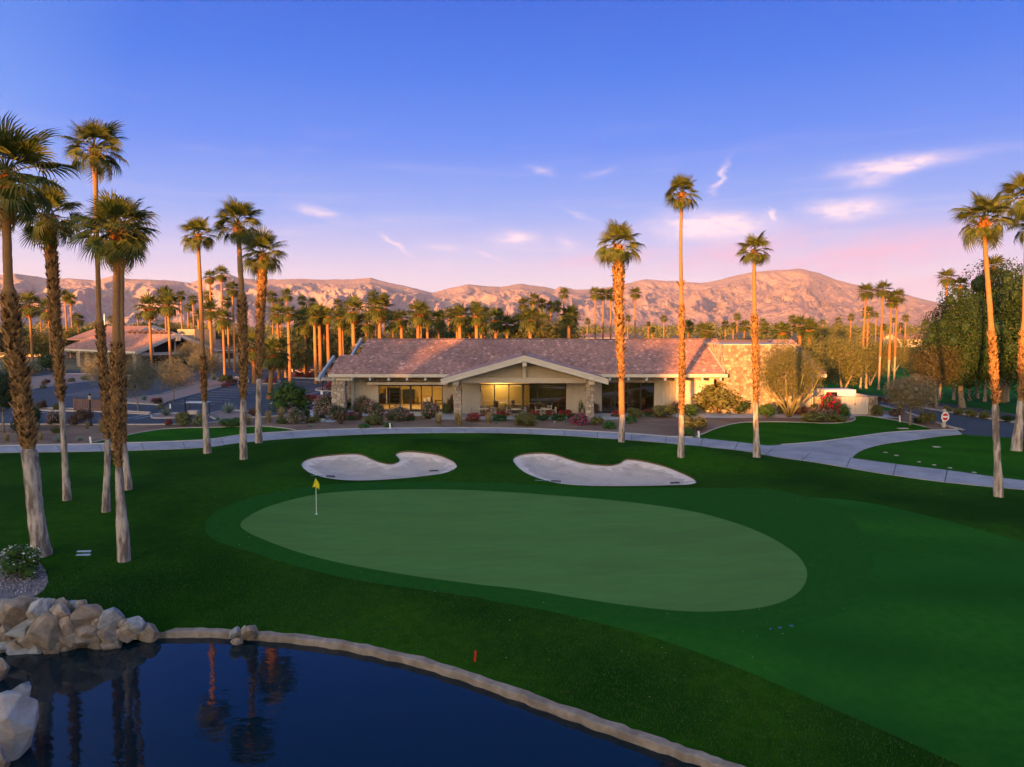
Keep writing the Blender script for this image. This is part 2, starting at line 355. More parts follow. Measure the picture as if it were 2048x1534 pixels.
Z['terrace'] = [(-19.2,78.2),(-8.2,78.2),(-8.2,75.2),(11.4,75.2),(11.4,77.6),(17,77.6),(17,76.6),(40,76.6),(40,79.2),(34,80),(34,100),(-17,100),(-17,84),(-19.2,84)]
Z['walk'] = [(-23,84),(-17.5,84),(-17.5,73.5),(-20.5,71.5),(-23,74)]
Z['asphalt'] = wp([(-400,740),(0,740),(300,742),(470,735),(560,735),(760,735),(760,760),(720,790),(690,800),(650,812),(625,825),(560,832),(455,840),(420,846),(300,850),(0,849),(-400,852)], smooth=False)
isl = {}
isl['a'] = wp([(55,781),(110,772),(175,763),(225,758),(275,758),(275,752),(210,748),(120,748),(55,756)], smooth=False)
isl['b'] = wp([(326,811),(334,804),(400,786),(440,775),(474,766),(498,765),(498,757),(470,754),(420,758),(380,770),(320,790),(240,800),(240,806)], smooth=False)
isl['c'] = wp([(60,817),(110,817),(200,820),(300,826),(300,829),(200,824),(110,822),(60,821)], smooth=False)
isl['d'] = wp([(304,833),(310,829),(350,827),(368,829),(370,834),(355,836),(312,837)], sub=4)
isl['e'] = wp([(570,753),(580,749),(610,748),(650,752),(650,757),(610,757),(585,756)], sub=4)
isl['f'] = wp([(512,765),(530,761),(556,761),(559,765),(548,768),(520,768)], sub=4)
isl['g'] = wp([(634,781),(645,776),(690,774),(700,781),(670,783)], sub=4)
isl['h'] = wp([(548,804),(600,801),(640,801),(640,807),(600,807),(548,808)], sub=4)
isl['i'] = wp([(420,830),(452,822),(490,823),(520,832),(480,838),(440,840)], sub=4)
isl['j'] = wp([(592,741),(640,740),(650,744),(600,744.5)], smooth=False)
for k, v in isl.items(): Z['isl_'+k] = v
Z['mulch'] = [(-140,62),(-140,78)] + [(GH(a,b).x, GH(a,b).y) for a,b in [(0,849),(300,850),(420,846),(455,840),(560,832),(625,825)]] + [(-19,76),(-19,83),(45,83),(50,79)] + [(GH(a,b).x, GH(a,b).y) for a,b in [(1755,811),(1800,822),(1850,838),(1890,852),(1918,861)]] + [(GH(a,b).x, GH(a,b).y) for a,b in far_br[::-1]] + [(GH(a,b).x, GH(a,b).y) for a,b in far_main[2:14][::-1]]
Z['gravel_strip'] = wp([(1740,796),(1760,797),(1870,811),(1960,826),(2048,840),(2300,884),(2300,890),(2048,849),(1950,834),(1860,819),(1800,808),(1752,803)], smooth=False)
Z['rockbed'] = [p for p in far_edge if p[0] < G(314,1268,-2).x] + [(GH(a,b).x, GH(a,b).y) for a,b in [(318,1260),(290,1250),(250,1238),(200,1218),(150,1203),(60,1199),(-160,1200)]]
Z['pebbles'] = wp([(-160,1120),(20,1108),(70,1118),(94,1150),(90,1176),(62,1196),(20,1206),(-60,1212),(-160,1215)], sub=5)

ORDER = [('green','green'),('bunker1','sand'),('bunker2','sand'),('path','joint'),('path_branch','joint'),('collar','collar'),('fairway','fringe'),
  ('rockbed','rockbed'),('pebbles','pebblebed'),('lawn_left','lawn'),('lawn_right','lawn'),('lawn_wedge','lawn'),('terrace','terrace'),('walk','terrace')] + [('isl_'+k, 'gravel') for k in isl] + \
  [('gravel_strip','gravel'),('road','asphalt'),('cart_lane','asphalt'),('asphalt','asphalt'),('mulch','mulch')]
def inside(poly, X, Y):
    p = np.asarray(poly); r = np.zeros(X.shape, bool); j = len(p)-1
    for i in range(len(p)):
        xi, yi = p[i]; xj, yj = p[j]
        if yi != yj:
            cnd = ((yi > Y) != (yj > Y)) & (X < (xj-xi)*(Y-yi)/(yj-yi)+xi)
            r ^= cnd
        j = i
    return r
pts = []; eds = []
def addpoly(p):
    n0 = len(pts); pts.extend([Vector((float(a), float(b))) for a, b in p]); n = len(p)
    eds.extend([(n0+i, n0+(i+1) % n) for i in range(n)])
addpoly(pond_poly)
for k, _ in ORDER: addpoly(Z[k])
XB, Y0, Y1 = 260.0, -75.0, 420.0
addpoly([(-XB,Y0),(XB,Y0),(XB,Y1),(-XB,Y1)])
grid = []
def gridfill(y0, y1, step, fx):
    y = y0
    while y < y1:
        hw = fx(y); xs = np.arange(-hw, hw, step); xs = xs + rng.uniform(-.2,.2,len(xs))*step
        grid.extend(np.stack([xs, y+rng.uniform(-.2,.2,len(xs))*step], 1)); y += step
gridfill(12, 34, .55, lambda y: min(28, .72*y+3)); gridfill(34, 64, .7, lambda y: .72*y+4); gridfill(64, 100, 2.6, lambda y: .8*y+10); gridfill(100, 415, 14, lambda y: 255); gridfill(-72, 12, 9, lambda y: 120)
pts.extend([Vector((float(a), float(b))) for a, b in grid])
cv, ce, cf, *_ = geometry.delaunay_2d_cdt(pts, eds, [], 0, 1e-4)
CV = np.array([(v.x, v.y) for v in cv]); CF = np.array(cf, dtype=np.int32)
cen = CV[CF].mean(1); zone = np.full(len(CF), -1)
for zi, (k, _) in reversed(list(enumerate(ORDER))): zone[inside(Z[k], cen[:,0], cen[:,1])] = zi
water = inside(pond_poly, cen[:,0], cen[:,1]); zone[water] = -9
CZ = HV(CV[:,0], CV[:,1])
NAMES = {'green':'putting_green','collar':'collar','fairway':'fairway','bunker1':'sand_bunker','bunker2':'sand_bunker','path':'cart_path','path_branch':'cart_path_branch','lawn_left':'lawn','lawn_right':'lawn','lawn_wedge':'lawn','road':'road','cart_lane':'cart_lane','terrace':'terrace','walk':'entrance_walk','asphalt':'parking_lot','mulch':'mulch_bed','gravel_strip':'gravel_verge','pebbles':'pebble_bed','rockbed':'rock_bank'}
ground_objs = {}
def sub_mesh(name, sel, mat, zfun=None, tline=None):
    f = CF[sel]
    if not len(f): return None
    u, inv = np.unique(f, return_inverse=True); f = inv.reshape(f.shape)
    V = np.stack([CV[u,0], CV[u,1], CZ[u]], 1)
    if zfun is not None: V = zfun(V)
    a, b, c_ = V[f[:,0]], V[f[:,1]], V[f[:,2]]
    flip = ((b-a)[:,0]*(c_-a)[:,1]-(b-a)[:,1]*(c_-a)[:,0]) < 0
    f[flip] = f[flip][:, ::-1]
    tn = None
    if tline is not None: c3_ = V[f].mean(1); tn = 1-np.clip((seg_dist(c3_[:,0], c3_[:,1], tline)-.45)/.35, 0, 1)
    o = link(name, fmesh(name, V, [f], mat, smooth=True, tone=tn)); tag(o, kind='structure'); return o
def dish(key):
    line = np.array(Z[key]+[Z[key][0]])
    def f(V):
        d = seg_dist(V[:,0], V[:,1], line); k = np.clip(d/2.2, 0, 1); k = k*k*(3-2*k)
        mid = V[:,1].mean(); V = V.copy(); zl = np.clip(V[:,2], -.1, .4)
        V[:,2] = V[:,2]*(1-k)*.9 + zl*.25*k - .07 - .30*k + .025*np.sin(V[:,0]*2.1+V[:,1]*3.1)*k
        return V
    return f
for zi, (k, mname) in enumerate(ORDER):
    nm_ = NAMES.get(k, 'planter_island')
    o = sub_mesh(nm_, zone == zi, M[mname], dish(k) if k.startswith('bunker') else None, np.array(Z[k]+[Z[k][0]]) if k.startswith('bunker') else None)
    ground_objs[k] = o
dm = (zone == -1)
isfar = cen[:,1] > 68
sub_mesh('rough', dm & ~isfar, M['rough'])
sub_mesh('far_fairway', dm & isfar & (cen[:,0] > 26), M['farlawn'])
sub_mesh('desert_ground', dm & isfar & (cen[:,0] <= 26), M['dirt'])
# far plain to the foot of the mountains: a ring of sheets just below
mb = MB(); zz = -.25; B = 16000
mb.add([(-B,Y1-5,zz),(B,Y1-5,zz),(B,B,zz),(-B,B,zz),(-B,-B,zz),(B,-B,zz),(B,Y0+5,zz),(-B,Y0+5,zz),(-XB+5,Y0+5,zz),(-XB+5,Y1-5,zz),(XB-5,Y0+5,zz),(XB-5,Y1-5,zz)], [(0,1,2,3),(4,5,6,7),(7,8,9,0),(10,6,1,11)])
tag(mb.obj('ground', mk('plain_ground', (.22,.16,.10), (.30,.21,.13), .004, .95, c3=(.09,.10,.04), s3=.01, k3=.9)), kind='structure')
# bunker lips: turf edge standing above the sand
for k in ('bunker1','bunker2'):
    P = Z[k]; V = []; F = []; n = len(P)
    for i, (a, b) in enumerate(P):
        h = H(a, b); V += [(a,b,h+.012),(a,b,h*.9-.16)]
    F = [(2*i, 2*i+1, 2*((i+1)%n)+1, 2*((i+1)%n)) for i in range(n)]
    link('turf_lip', fmesh('turf_lip', V, [F], M['lip']), ground_objs[k])

# ------------------------------------------------------------------ concrete slabs of the cart path
def resample(line, n):
    P = np.array(line); d = np.concatenate([[0], np.cumsum(np.hypot(*(P[1:]-P[:-1]).T))]); t = np.linspace(0, d[-1], n)
    return np.stack([np.interp(t, d, P[:,0]), np.interp(t, d, P[:,1])], 1)
def paired(nl, fl, step):
    """sample near edge evenly and take, for each, the nearest point of the far edge going forward"""
    n = 400; A = resample(nl, n); Bq = resample(fl, n)
    L = np.hypot(*(A[1:]-A[:-1]).T).sum(); k = max(2, int(L/step)); return A, Bq, k
def slabs(nl, fl, step, parent, zup=.035, sub=5, clipx=75):
    A, Bq, k = paired(nl, fl, step); n = len(A)
    cuts = np.linspace(0, n-1, k+1)
    for i in range(k):
        ts = np.linspace(cuts[i], cuts[i+1], sub)
        a = np.stack([np.interp(ts, range(n), A[:,j]) for j in (0,1)], 1); b = np.stack([np.interp(ts, range(n), Bq[:,j]) for j in (0,1)], 1)
        if abs(a[:,0].mean()) > clipx: continue
        g = .03/ max(.1, np.hypot(*(a[-1]-a[0])))
        ts2 = np.linspace(g, 1-g, sub)
        a = np.stack([np.interp(ts2, np.linspace(0,1,sub), a[:,j]) for j in (0,1)], 1); b = np.stack([np.interp(ts2, np.linspace(0,1,sub), b[:,j]) for j in (0,1)], 1)
        V = []; F = []
        dz = rng.uniform(0, .008)
        for p, q in zip(a, b):
            V += [(p[0],p[1],H(*p)+zup+dz),(q[0],q[1],H(*q)+zup+dz),(p[0],p[1],H(*p)-.05),(q[0],q[1],H(*q)-.05)]
        for s in range(sub-1):
            o = 4*s; F += [(o,o+4,o+5,o+1),(o+2,o+6,o+4,o),(o+1,o+5,o+7,o+3)]
        F += [(0,1,3,2),(4*sub-4,4*sub-2,4*sub-1,4*sub-3)]
        link('slab', fmesh('slab', V, [F], M['concrete']), parent)
slabs(nm, fm, 2.9, ground_objs['path'])
slabs(nb_, fb_, 4.2, ground_objs['path_branch'], zup=.034)
def ribbon(name, line, w, h, mat, closed=False, base=None, side=1, kind='structure', parent=None):
    """raised strip following a ground line"""
    P = np.array(line); n = len(P); V = []; F = []
    for i in range(n):
        a = P[i-1] if (i or closed) else P[0]; b = P[(i+1) % n] if (i < n-1 or closed) else P[-1]
        t = b-a; t = t/(np.hypot(*t)+1e-9); nn = np.array([-t[1], t[0]])*side
        p = P[i]; q = p+nn*w; zp = H(*p) if base is None else base; zq = H(*q) if base is None else base
        V += [(p[0],p[1],zp-.1),(p[0],p[1],zp+h),(q[0],q[1],zq+h),(q[0],q[1],zq-.1)]
    for i in range(n if closed else n-1):
        o = 4*i; e = 4*((i+1) % n)
        F += [(o,e,e+1,o+1),(o+1,e+1,e+2,o+2),(o+2,e+2,e+3,o+3)]
    o = link(name, fmesh(name, V, [F], mat), parent)
    if kind and parent is None: tag(o, kind=kind)
    return o
fk = [p for p in fm if -75 < p[0] < G(1396,877).x]
ribbon('kerb', fk, .30, .09, M['kerb'])
ribbon('kerb', [p for p in fb_[3:]], .16, .08, M['kerb'])
for k in ('lawn_left','lawn_right'):
    L = Z[k]; a = {'lawn_left': (2, 42), 'lawn_right': (0, 52)}[k]
    ribbon('lawn_edging', L[a[0]:a[1]], .13, .05, M['kerb'])
for k, v in isl.items(): ribbon('kerb', v, .16, .12, M['kerb'], closed=True, side=1)
ribbon('kerb', wp([(1752,803),(1800,808),(1860,819),(1950,834),(2048,849),(2300,890)], False, 4), .2, .12, M['kerb'])
ribbon('kerb', wp([(1760,811),(1800,822),(1850,838),(1890,852),(1921,860),(1926,862)], False, 4), .2, .12, M['kerb'])
ribbon('kerb', wp([(0,849),(300,850),(420,846),(455,840),(560,832),(625,825)], False, 3), .16, .10, M['kerb'])
# pond edging: concrete beam, top face then a wall into the water
fe2 = [p for p in far_edge if p[0] > G(312,1266,EDGE).x - .3]
V = []; F = []
P = np.array(fe2); n = len(P)
for i in range(n):
    a = P[max(i-1,0)]; b = P[min(i+1,n-1)]; t = (b-a)/np.hypot(*(b-a)); nn = np.array([-t[1], t[0]])
    wob = .03*math.sin(i*1.7)+rng.uniform(-.025,.025); p = P[i]-nn*(.05+wob); q = P[i]+nn*(.22+rng.uniform(-.05,.05)); zt = EDGE+.03+rng.uniform(-.012,.012)
    V += [(p[0],p[1],WZ-.5),(p[0],p[1],zt-.03),(p[0]+nn[0]*.04,p[1]+nn[1]*.04,zt),(q[0],q[1],zt+.03),(q[0],q[1],zt-.2)]
for i in range(n-1):
    o = 5*i; e = o+5; F += [(o,e,e+1,o+1),(o+1,e+1,e+2,o+2),(o+2,e+2,e+3,o+3),(o+3,e+3,e+4,o+4)]
tag(link('pond_edge', fmesh('pond_edge', V, [F], M['edge'], smooth=False)), kind='structure')
# pond bed and bank below water
V = []; P = np.array(pond_poly); n = len(P)
for p in P: V += [(p[0],p[1],H(*p)+.0),(p[0],p[1],-3.5)]
F = [(2*i,2*((i+1)%n),2*((i+1)%n)+1,2*i+1) for i in range(n)]
tag(link('pond_bank', fmesh('pond_bank', V, [F], mk('wet_bank', (.03,.028,.02), (.06,.05,.035), 4, .7, .5, 20))), kind='structure')
# water
wm = bpy.data.materials.new('pond_water'); wm.use_nodes = True; q = NX(wm.node_tree); b = wm.node_tree.nodes['Principled BSDF']
b.inputs['Base Color'].default_value = (.0005,.014,.022,1); b.inputs['Roughness'].default_value = .015; b.inputs['IOR'].default_value = 1.333; b.inputs['Specular IOR Level'].default_value = .5
pos = q.n('ShaderNodeNewGeometry').outputs['Position']
mp = q.n('ShaderNodeMapping'); q.put(mp.inputs[0], pos); mp.inputs['Scale'].default_value = (1.0, 1.6, 1)
n1 = q.noise(mp.outputs[0], 1.1, 2, .5).outputs['Fac']; n2 = q.noise(mp.outputs[0], 4.5, 3, .5).outputs['Fac']
hsum = q.m('ADD', n1, q.m('MULTIPLY', n2, .22))
bp = q.n('ShaderNodeBump'); bp.inputs['Strength'].default_value = .22; bp.inputs['Distance'].default_value = .03; q.put(bp.inputs['Height'], hsum); q.put(b.inputs['Normal'], bp.outputs[0])
wv = [(-34,-32,WZ),(20,-32,WZ),(20,36,WZ),(-34,36,WZ)]
tag(MB().add(wv, [(0,1,2,3)]).obj('pond_water', wm), kind='structure')
# ------------------------------------------------------------------ mountains
def vnoise(X, Y, seed=0):
    xi = np.floor(X).astype(np.int64); yi = np.floor(Y).astype(np.int64); xf = X-xi; yf = Y-yi
    def h(a, b):
        n = (a*374761393 + b*668265263 + seed*974711) & 0x7fffffff
        n = ((n ^ (n >> 13))*1274126177) & 0x7fffffff
        return ((n ^ (n >> 16)) & 0xffff)/65535.0
    u = xf*xf*xf*(xf*(xf*6-15)+10); v = yf*yf*yf*(yf*(yf*6-15)+10)
    return (h(xi,yi)*(1-u)+h(xi+1,yi)*u)*(1-v)+(h(xi,yi+1)*(1-u)+h(xi+1,yi+1)*u)*v
def fbm(X, Y, o=5, seed=0, ridged=False):
    s = 0; a = .5; t = 0
    for i in range(o):
        n = vnoise(X, Y, seed+i*17)
        if ridged: n = 1-abs(2*n-1); n = n*n
        s = s+a*n; t += a; a *= .57; X = X*2.03+13.1; Y = Y*2.03+7.7
    return s/t
ridge_px = [(-700,575),(-400,560),(-200,556),(0,550),(30,548),(60,552),(95,558),(140,558),(190,562),(225,553),(260,559),(330,561),(380,566),(405,560),(440,552),(458,550),(480,557),(520,561),(600,558),(650,560),(700,560),(740,557),(790,569),(830,577),(865,586),(890,580),(935,569),(970,573),(1000,575),(1040,568),(1090,575),(1110,579),(1120,573),(1150,580),(1180,579),(1230,573),(1290,560),(1310,561),(1370,565),(1400,567),(1440,560),(1480,550),(1510,545),(1555,541),(1600,539),(1640,548),(1670,560),(1710,570),(1760,578),(1800,586),(1840,598),(1880,607),(1950,625),(2048,636),(2300,640),(2800,642)]
ra = []; re = []
for a, b_ in ridge_px:
    d = pix_ray(a, b_); ra.append(math.atan2(d.x, d.y)); re.append(d.z/math.hypot(d.x, d.y))
NA, NR = 1150, 150
azs = np.linspace(R(-50), R(50), NA); us = np.linspace(0, 1, NR)
AZ, U = np.meshgrid(azs, us, indexing='ij')
RR = 7600 + 700*(fbm(AZ*9, AZ*0+3, 3, 5)-.5)
rr = 3300 + U*(RR*1.12-3300)
Xm = rr*np.sin(AZ); Ym = rr*np.cos(AZ)
tanel = np.interp(AZ, ra, re); HR = np.maximum(20, tanel*RR+CAM_H)
S = (rr-3300)/(RR-3300)
wx = AZ*7600
war = 260*(fbm(Xm/900, Ym/900, 3, 31)-.5)
g1 = fbm((wx+war*1.5)/520, rr/3000, 5, 3, True); g2 = fbm((wx+war*1.8)/150, rr/800, 4, 11, True); g3 = fbm(Xm/210, Ym/260, 5, 21, True)
env = np.clip(S, 0, 1)
prof = .04+.96*env**1.5
rel = (g1-.42)*.80+(g2-.42)*.30+(g3-.4)*.13
amp = np.clip(np.sin(np.pi*np.clip(S,0,1))**.7, 0, 1)
h = HR*np.clip(prof + rel*amp*.58, .015, None)
lim = (tanel*rr)*(.96-.0*S)+CAM_H
lim = np.where(S < .97, lim*(.60+.38*np.clip(S/.97,0,1)**.8), lim)
h = np.where(S < .97, np.minimum(h, lim+0*h) - np.maximum(0, h-lim)*.0, h)
k = np.clip((S-.86)/.14, 0, 1); k = k*k*(3-2*k)
crest = HR + 6*(g3-.5)*2
h = np.where(S <= 1, h*(1-k)+np.minimum(crest, HR*1.01)*k, HR*np.clip(1-(S-1)*4, .2, 1))
for hx, hy, hw, hr, hd in [(1135,614,70,4700,520),(1200,632,80,4500,480),(1300,644,110,4200,420),(1375,634,70,5000,480),(120,618,120,4800,520)]:
    d = pix_ray(hx, hy); a0 = math.atan2(d.x, d.y); top = d.z/math.hypot(d.x, d.y)*hr+CAM_H
    e = np.exp(-((AZ-a0)/(hw/FPX))**2-((rr-hr)/hd)**2)
    h = np.maximum(h, top*e*(.55+.55*g1+.25*(g2-.4)))
base = np.clip((rr-3300)/500, 0, 1); h = h*base - 6*(1-base)
V = np.stack([Xm, Ym, h], -1).reshape(-1,3)
ii, jj = np.meshgrid(np.arange(NA-1), np.arange(NR-1), indexing='ij'); i0 = (ii*NR+jj).ravel()
F = np.stack([i0, i0+NR, i0+NR+1, i0+1], 1)
M['rock'] = mk('desert_mountain_rock', (.52,.345,.30), (.42,.285,.26), .006, .95, .9, .03, c3=(.36,.26,.25), s3=.0016, k3=.7, spec=.05, detail=8)
for nd in M['rock'].node_tree.nodes:
    if nd.type == 'BUMP': nd.inputs['Distance'].default_value = 22
tag(link('mountains', fmesh('mountains', V, [F], M['rock'], smooth=True)), kind='structure')

# ------------------------------------------------------------------ stonework
M['stone'] = mk('tan_flagstone', (.29,.225,.165), (.40,.315,.235), 2.5, .9, .7, 10, coord='world', tone=.9, spec=.15)
M['stone1'] = mk('tan_flagstone_piece', (.36,.29,.23), (.50,.41,.33), 2.5, .9, .5, 14, rnd=.6, spec=.15)
M['mortar'] = mk('mortar', (.22,.18,.14), (.28,.23,.18), 5, .95, .4, 30)
def clip_poly(poly, p, n):
    out = []
    for i in range(len(poly)):
        a = poly[i]; b_ = poly[(i+1) % len(poly)]; da = np.dot(a-p, n); db = np.dot(b_-p, n)
        if da <= 0: out.append(a)
        if da*db < 0: out.append(a+(b_-a)*da/(da-db))
    return out
def voronoi(w, h_, size, seed):
    g = np.random.default_rng(seed); nx = max(1, round(w/size)); ny = max(1, round(h_/(size*.82))); S_ = []
    for j in range(ny):
        for i in range(nx): S_.append(((i+.5+.25*(j % 2)+g.uniform(-.38,.38))*w/nx, (j+.5+g.uniform(-.36,.36))*h_/ny))
    S_ = np.array(S_); cells = []
    for k_, s in enumerate(S_):
        poly = [np.array(c_, float) for c_ in ((0,0),(w,0),(w,h_),(0,h_))]
        dd = np.hypot(*(S_-s).T); nb = np.argsort(dd)[1:18]
        for q_ in nb:
            mid = (s+S_[q_])/2; nrm = S_[q_]-s; nrm = nrm/np.hypot(*nrm)
            poly = clip_poly(poly, mid-nrm*.018, nrm)
            if len(poly) < 3: break
        if len(poly) >= 3: cells.append(poly)
    return cells
def stone_geo(poly, o, ux, uz, nrm, th):
    o = np.array(o); ux = np.array(ux); uz = np.array(uz); nrm = np.array(nrm); c_ = np.mean(poly, 0); n = len(poly)
    low = [o+ux*p[0]+uz*p[1] for p in poly]; top = [o+ux*q_[0]+uz*q_[1]+nrm*th for q_ in [c_+(p-c_)*.9 for p in poly]]
    return low+top, [tuple(range(n,2*n))]+[(i,(i+1)%n,n+(i+1)%n,n+i) for i in range(n)]
def stone_face(parent, o, ux, uz, nrm, w, h_, size, seed, joined=False):
    g = np.random.default_rng(seed+99); V = []; F = []; T = []; cells = voronoi(w, h_, size, seed)
    for poly in cells:
        v, f = stone_geo(poly, o, ux, uz, nrm, g.uniform(.03,.10))
        if joined:
            n = len(V); V += v; F += [tuple(n+i for i in ff) for ff in f]; T += [g.uniform(0,1)]*len(f)
        else:
            me = bpy.data.meshes.new('stone'); me.from_pydata([tuple(a) for a in v], [], f); me.materials.append(M['stone1']); link('stone', me, parent)
    if joined:
        me = bpy.data.meshes.new('facing_stones'); me.from_pydata([tuple(a) for a in V], [], F); me.materials.append(M['stone'])
        at_ = me.attributes.new('tone','FLOAT','FACE'); at_.data.foreach_set('value', T)
        tag(link('facing_stones', me, parent), kind='stuff')

# ------------------------------------------------------------------ clubhouse
M['trim'] = mk('cream_trim_paint', (.56,.50,.43), (.60,.54,.47), 1.5, .6, spec=.3)
M['beamgrey'] = mk('grey_beam_paint', (.40,.42,.46), (.44,.46,.50), 1.5, .6)
M['board'] = mk('taupe_board_paint', (.46,.40,.33), (.50,.44,.37), 1.0, .7, .1, 30, rnd=.06)
M['stucco'] = mk('cream_stucco', (.54,.48,.42), (.58,.52,.46), 1.5, .85, .2, 60)
M['tile'] = mk('clay_roof_tile', (.42,.235,.195), (.51,.30,.245), 1.2, .85, .2, 20, tone=.95, c3=(.33,.19,.165), s3=.25, k3=.6, spec=.2)
M['roofsheet'] = mk('roof_underlay', (.20,.12,.10), (.25,.15,.125), 2, .9)
M['soffit'] = mk('timber_soffit', (.42,.30,.18), (.48,.35,.22), 1.5, .8)
M['frame'] = mk('dark_bronze_frame', (.035,.028,.024), None, rough=.5, spec=.4)
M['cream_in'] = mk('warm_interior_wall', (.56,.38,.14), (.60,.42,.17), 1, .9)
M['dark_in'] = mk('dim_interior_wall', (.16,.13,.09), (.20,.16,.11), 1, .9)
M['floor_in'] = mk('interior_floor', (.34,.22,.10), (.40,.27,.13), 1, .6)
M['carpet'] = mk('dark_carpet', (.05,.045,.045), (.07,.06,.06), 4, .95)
M['black'] = mk('black_furniture', (.02,.02,.022), None, rough=.5)
M['wood'] = mk('warm_wood', (.34,.17,.06), (.42,.22,.09), 3, .6, coord='obj')
gl = bpy.data.materials.new('window_glass'); gl.use_nodes = True; q = NX(gl.node_tree); gl.node_tree.nodes.remove(gl.node_tree.nodes['Principled BSDF'])
tr = q.n('ShaderNodeBsdfTransparent'); tr.inputs[0].default_value = (.72,.74,.70,1); gs = q.n('ShaderNodeBsdfGlossy'); gs.inputs['Roughness'].default_value = .01
fr = q.n('ShaderNodeFresnel'); fr.inputs[0].default_value = 1.55; fm_ = q.m('MULTIPLY', fr.outputs[0], 2.2, clamp=True)
mx = q.n('ShaderNodeMixShader'); q.put(mx.inputs[0], fm_); gl.node_tree.links.new(tr.outputs[0], mx.inputs[1]); gl.node_tree.links.new(gs.outputs[0], mx.inputs[2]); gl.node_tree.links.new(mx.outputs[0], gl.node_tree.nodes['Material Output'].inputs[0])
M['glass'] = gl
def emit(name, col, s):
    ma = bpy.data.materials.new(name); ma.use_nodes = True; t = ma.node_tree; e = t.nodes.new('ShaderNodeEmission'); e.inputs[0].default_value = (*col,1); e.inputs[1].default_value = s
    t.links.new(e.outputs[0], t.nodes['Material Output'].inputs[0]); return ma
M['bulb'] = emit('lit_lamp', (1,.66,.28), .5)

CH = empty('clubhouse', (1.2,82,0), 0, 'long cream clubhouse with pink tiled roof and central front gable', 'building')
OFF = Vector((1.2,82,0))
_l = link
def part(name, mb_, mat, parent=None, **kw):
    o = mb_.obj(name, mat, parent or CH, **kw)
    o.location = Vector(o.location) - (OFF if parent is None or parent is CH else Vector((0,0,0))); return o
EY, EZ, RY, SL = 79.0, 4.36, 89.0, .342
def roofz(Y): return EZ+SL*(Y-EY)
RZ = roofz(RY)
# tiles
def tiles(name, org, u, v, nrm, poly, parent, tw=.31, ex=.34, joined=True):
    """lay tiles over a roof polygon given in (s along u, t up v)"""
    org = np.array(org, float); u = np.array(u, float); v = np.array(v, float); nrm = np.array(nrm, float)
    P = np.array(poly); s0, t0 = P.min(0); s1, t1 = P.max(0)
    ns = int((s1-s0)/tw)+1; ntt = int((t1-t0)/ex)+1
    jj_, ii_ = np.meshgrid(np.arange(ntt), np.arange(ns), indexing='ij')
    s = s0+(ii_+.5*(jj_ % 2))*tw; t = t0+jj_*ex
    ok = inside(poly, (s+tw*.5).ravel(), (t+ex*.5).ravel()); s = s.ravel()[ok]; t = t.ravel()[ok]; n = len(s)
    g = np.random.default_rng(int(abs(org[0])*10)+3)
    lift = g.uniform(0,.022,n); lift[g.random(n) < .03] += .03
    def pt(a, b_, c_): return org+np.outer(a, u)+np.outer(b_, v)+np.outer(c_, nrm)
    e = .012; tb = t; te = np.minimum(t+ex+.05, t1+.02)
    q0 = pt(s+e, tb, .055+lift); q1 = pt(s+tw-e, tb, .055+lift); q2 = pt(s+tw-e, te, .018+lift*.3); q3 = pt(s+e, te, .018+lift*.3)
    qm0 = pt(s+tw*.5, tb, .075+lift); qm1 = pt(s+tw*.5, te, .035+lift*.3)
    b0 = pt(s+e, tb, np.zeros(n)); b1 = pt(s+tw-e, tb, np.zeros(n))
    V = np.stack([q0,qm0,q1,q2,qm1,q3,b0,b1], 1).reshape(-1,3); k = np.arange(n)*8
    F4 = np.concatenate([np.stack([k,k+1,k+4,k+5],1), np.stack([k+1,k+2,k+3,k+4],1)]); F4b = np.stack([k+6,k+7,k+2,k],1)
    tn = .25+.5*g.random(n); tn[g.random(n) < .05] = 1.15; tn[g.random(n) < .012] = 1.7
    me = fmesh(name, V, [F4, F4b], M['tile'], tone=np.concatenate([tn,tn,tn*.9]))
    return tag(_l(name, me, parent), kind='stuff')
sl_len = math.hypot(RY-EY, RZ-EZ); vup = np.array([0,(RY-EY)/sl_len,(RZ-EZ)/sl_len]); vn = np.array([0,-vup[2],vup[1]])
XL0, XL1, XR0, XR1 = -19.4, -17.1, 33.2, 24.3
mid = sl_len*.5
GA, GS, GX = 6.45, .283, 1.25   # gable ridge height, slope, centre
def gz(xq): return GA-GS*abs(xq-GX)
# main roof body (front and back slope with thickness)
mb = MB()
fr_pts = [(XL0,EY),(22.62,EY),(22.62,RY),(XL1,RY),(XL1,RY-5),(XL0,RY-5)]
def slope_sheet(mb_, pts_, zf, th=.14):
    n = len(pts_); mb_.add([(a,b_,zf(a,b_)) for a,b_ in pts_]+[(a,b_,zf(a,b_)-th) for a,b_ in pts_], [tuple(range(n)), tuple(range(2*n-1,n-1,-1))]+[(i,(i+1)%n,n+(i+1)%n,n+i) for i in range(n)])
slope_sheet(mb, fr_pts, lambda a,b_: roofz(b_)); slope_sheet(mb, [(30.33,EY),(XR0,EY),(XR0,RY),(30.33,RY)], lambda a,b_: roofz(b_)); slope_sheet(mb, [(22.62,88.1),(30.33,88.1),(30.33,RY),(22.62,RY)], lambda a,b_: roofz(b_))
slope_sheet(mb, [(XL1,RY),(XR0,RY),(XR0,RY+10),(XL0,RY+10),(XL0,RY+5),(XL1,RY+5)], lambda a,b_: RZ-SL*(b_-RY))
roof = part('roof', mb, M['roofsheet'])
GL, GR = GX-7.95, GX+7.95
def yv(xq): return EY+(gz(xq)-EZ)/SL     # where gable plane meets the main slope
def st(xq, yq): return (xq-XL0, (yq-EY)/ (RY-EY)*sl_len)
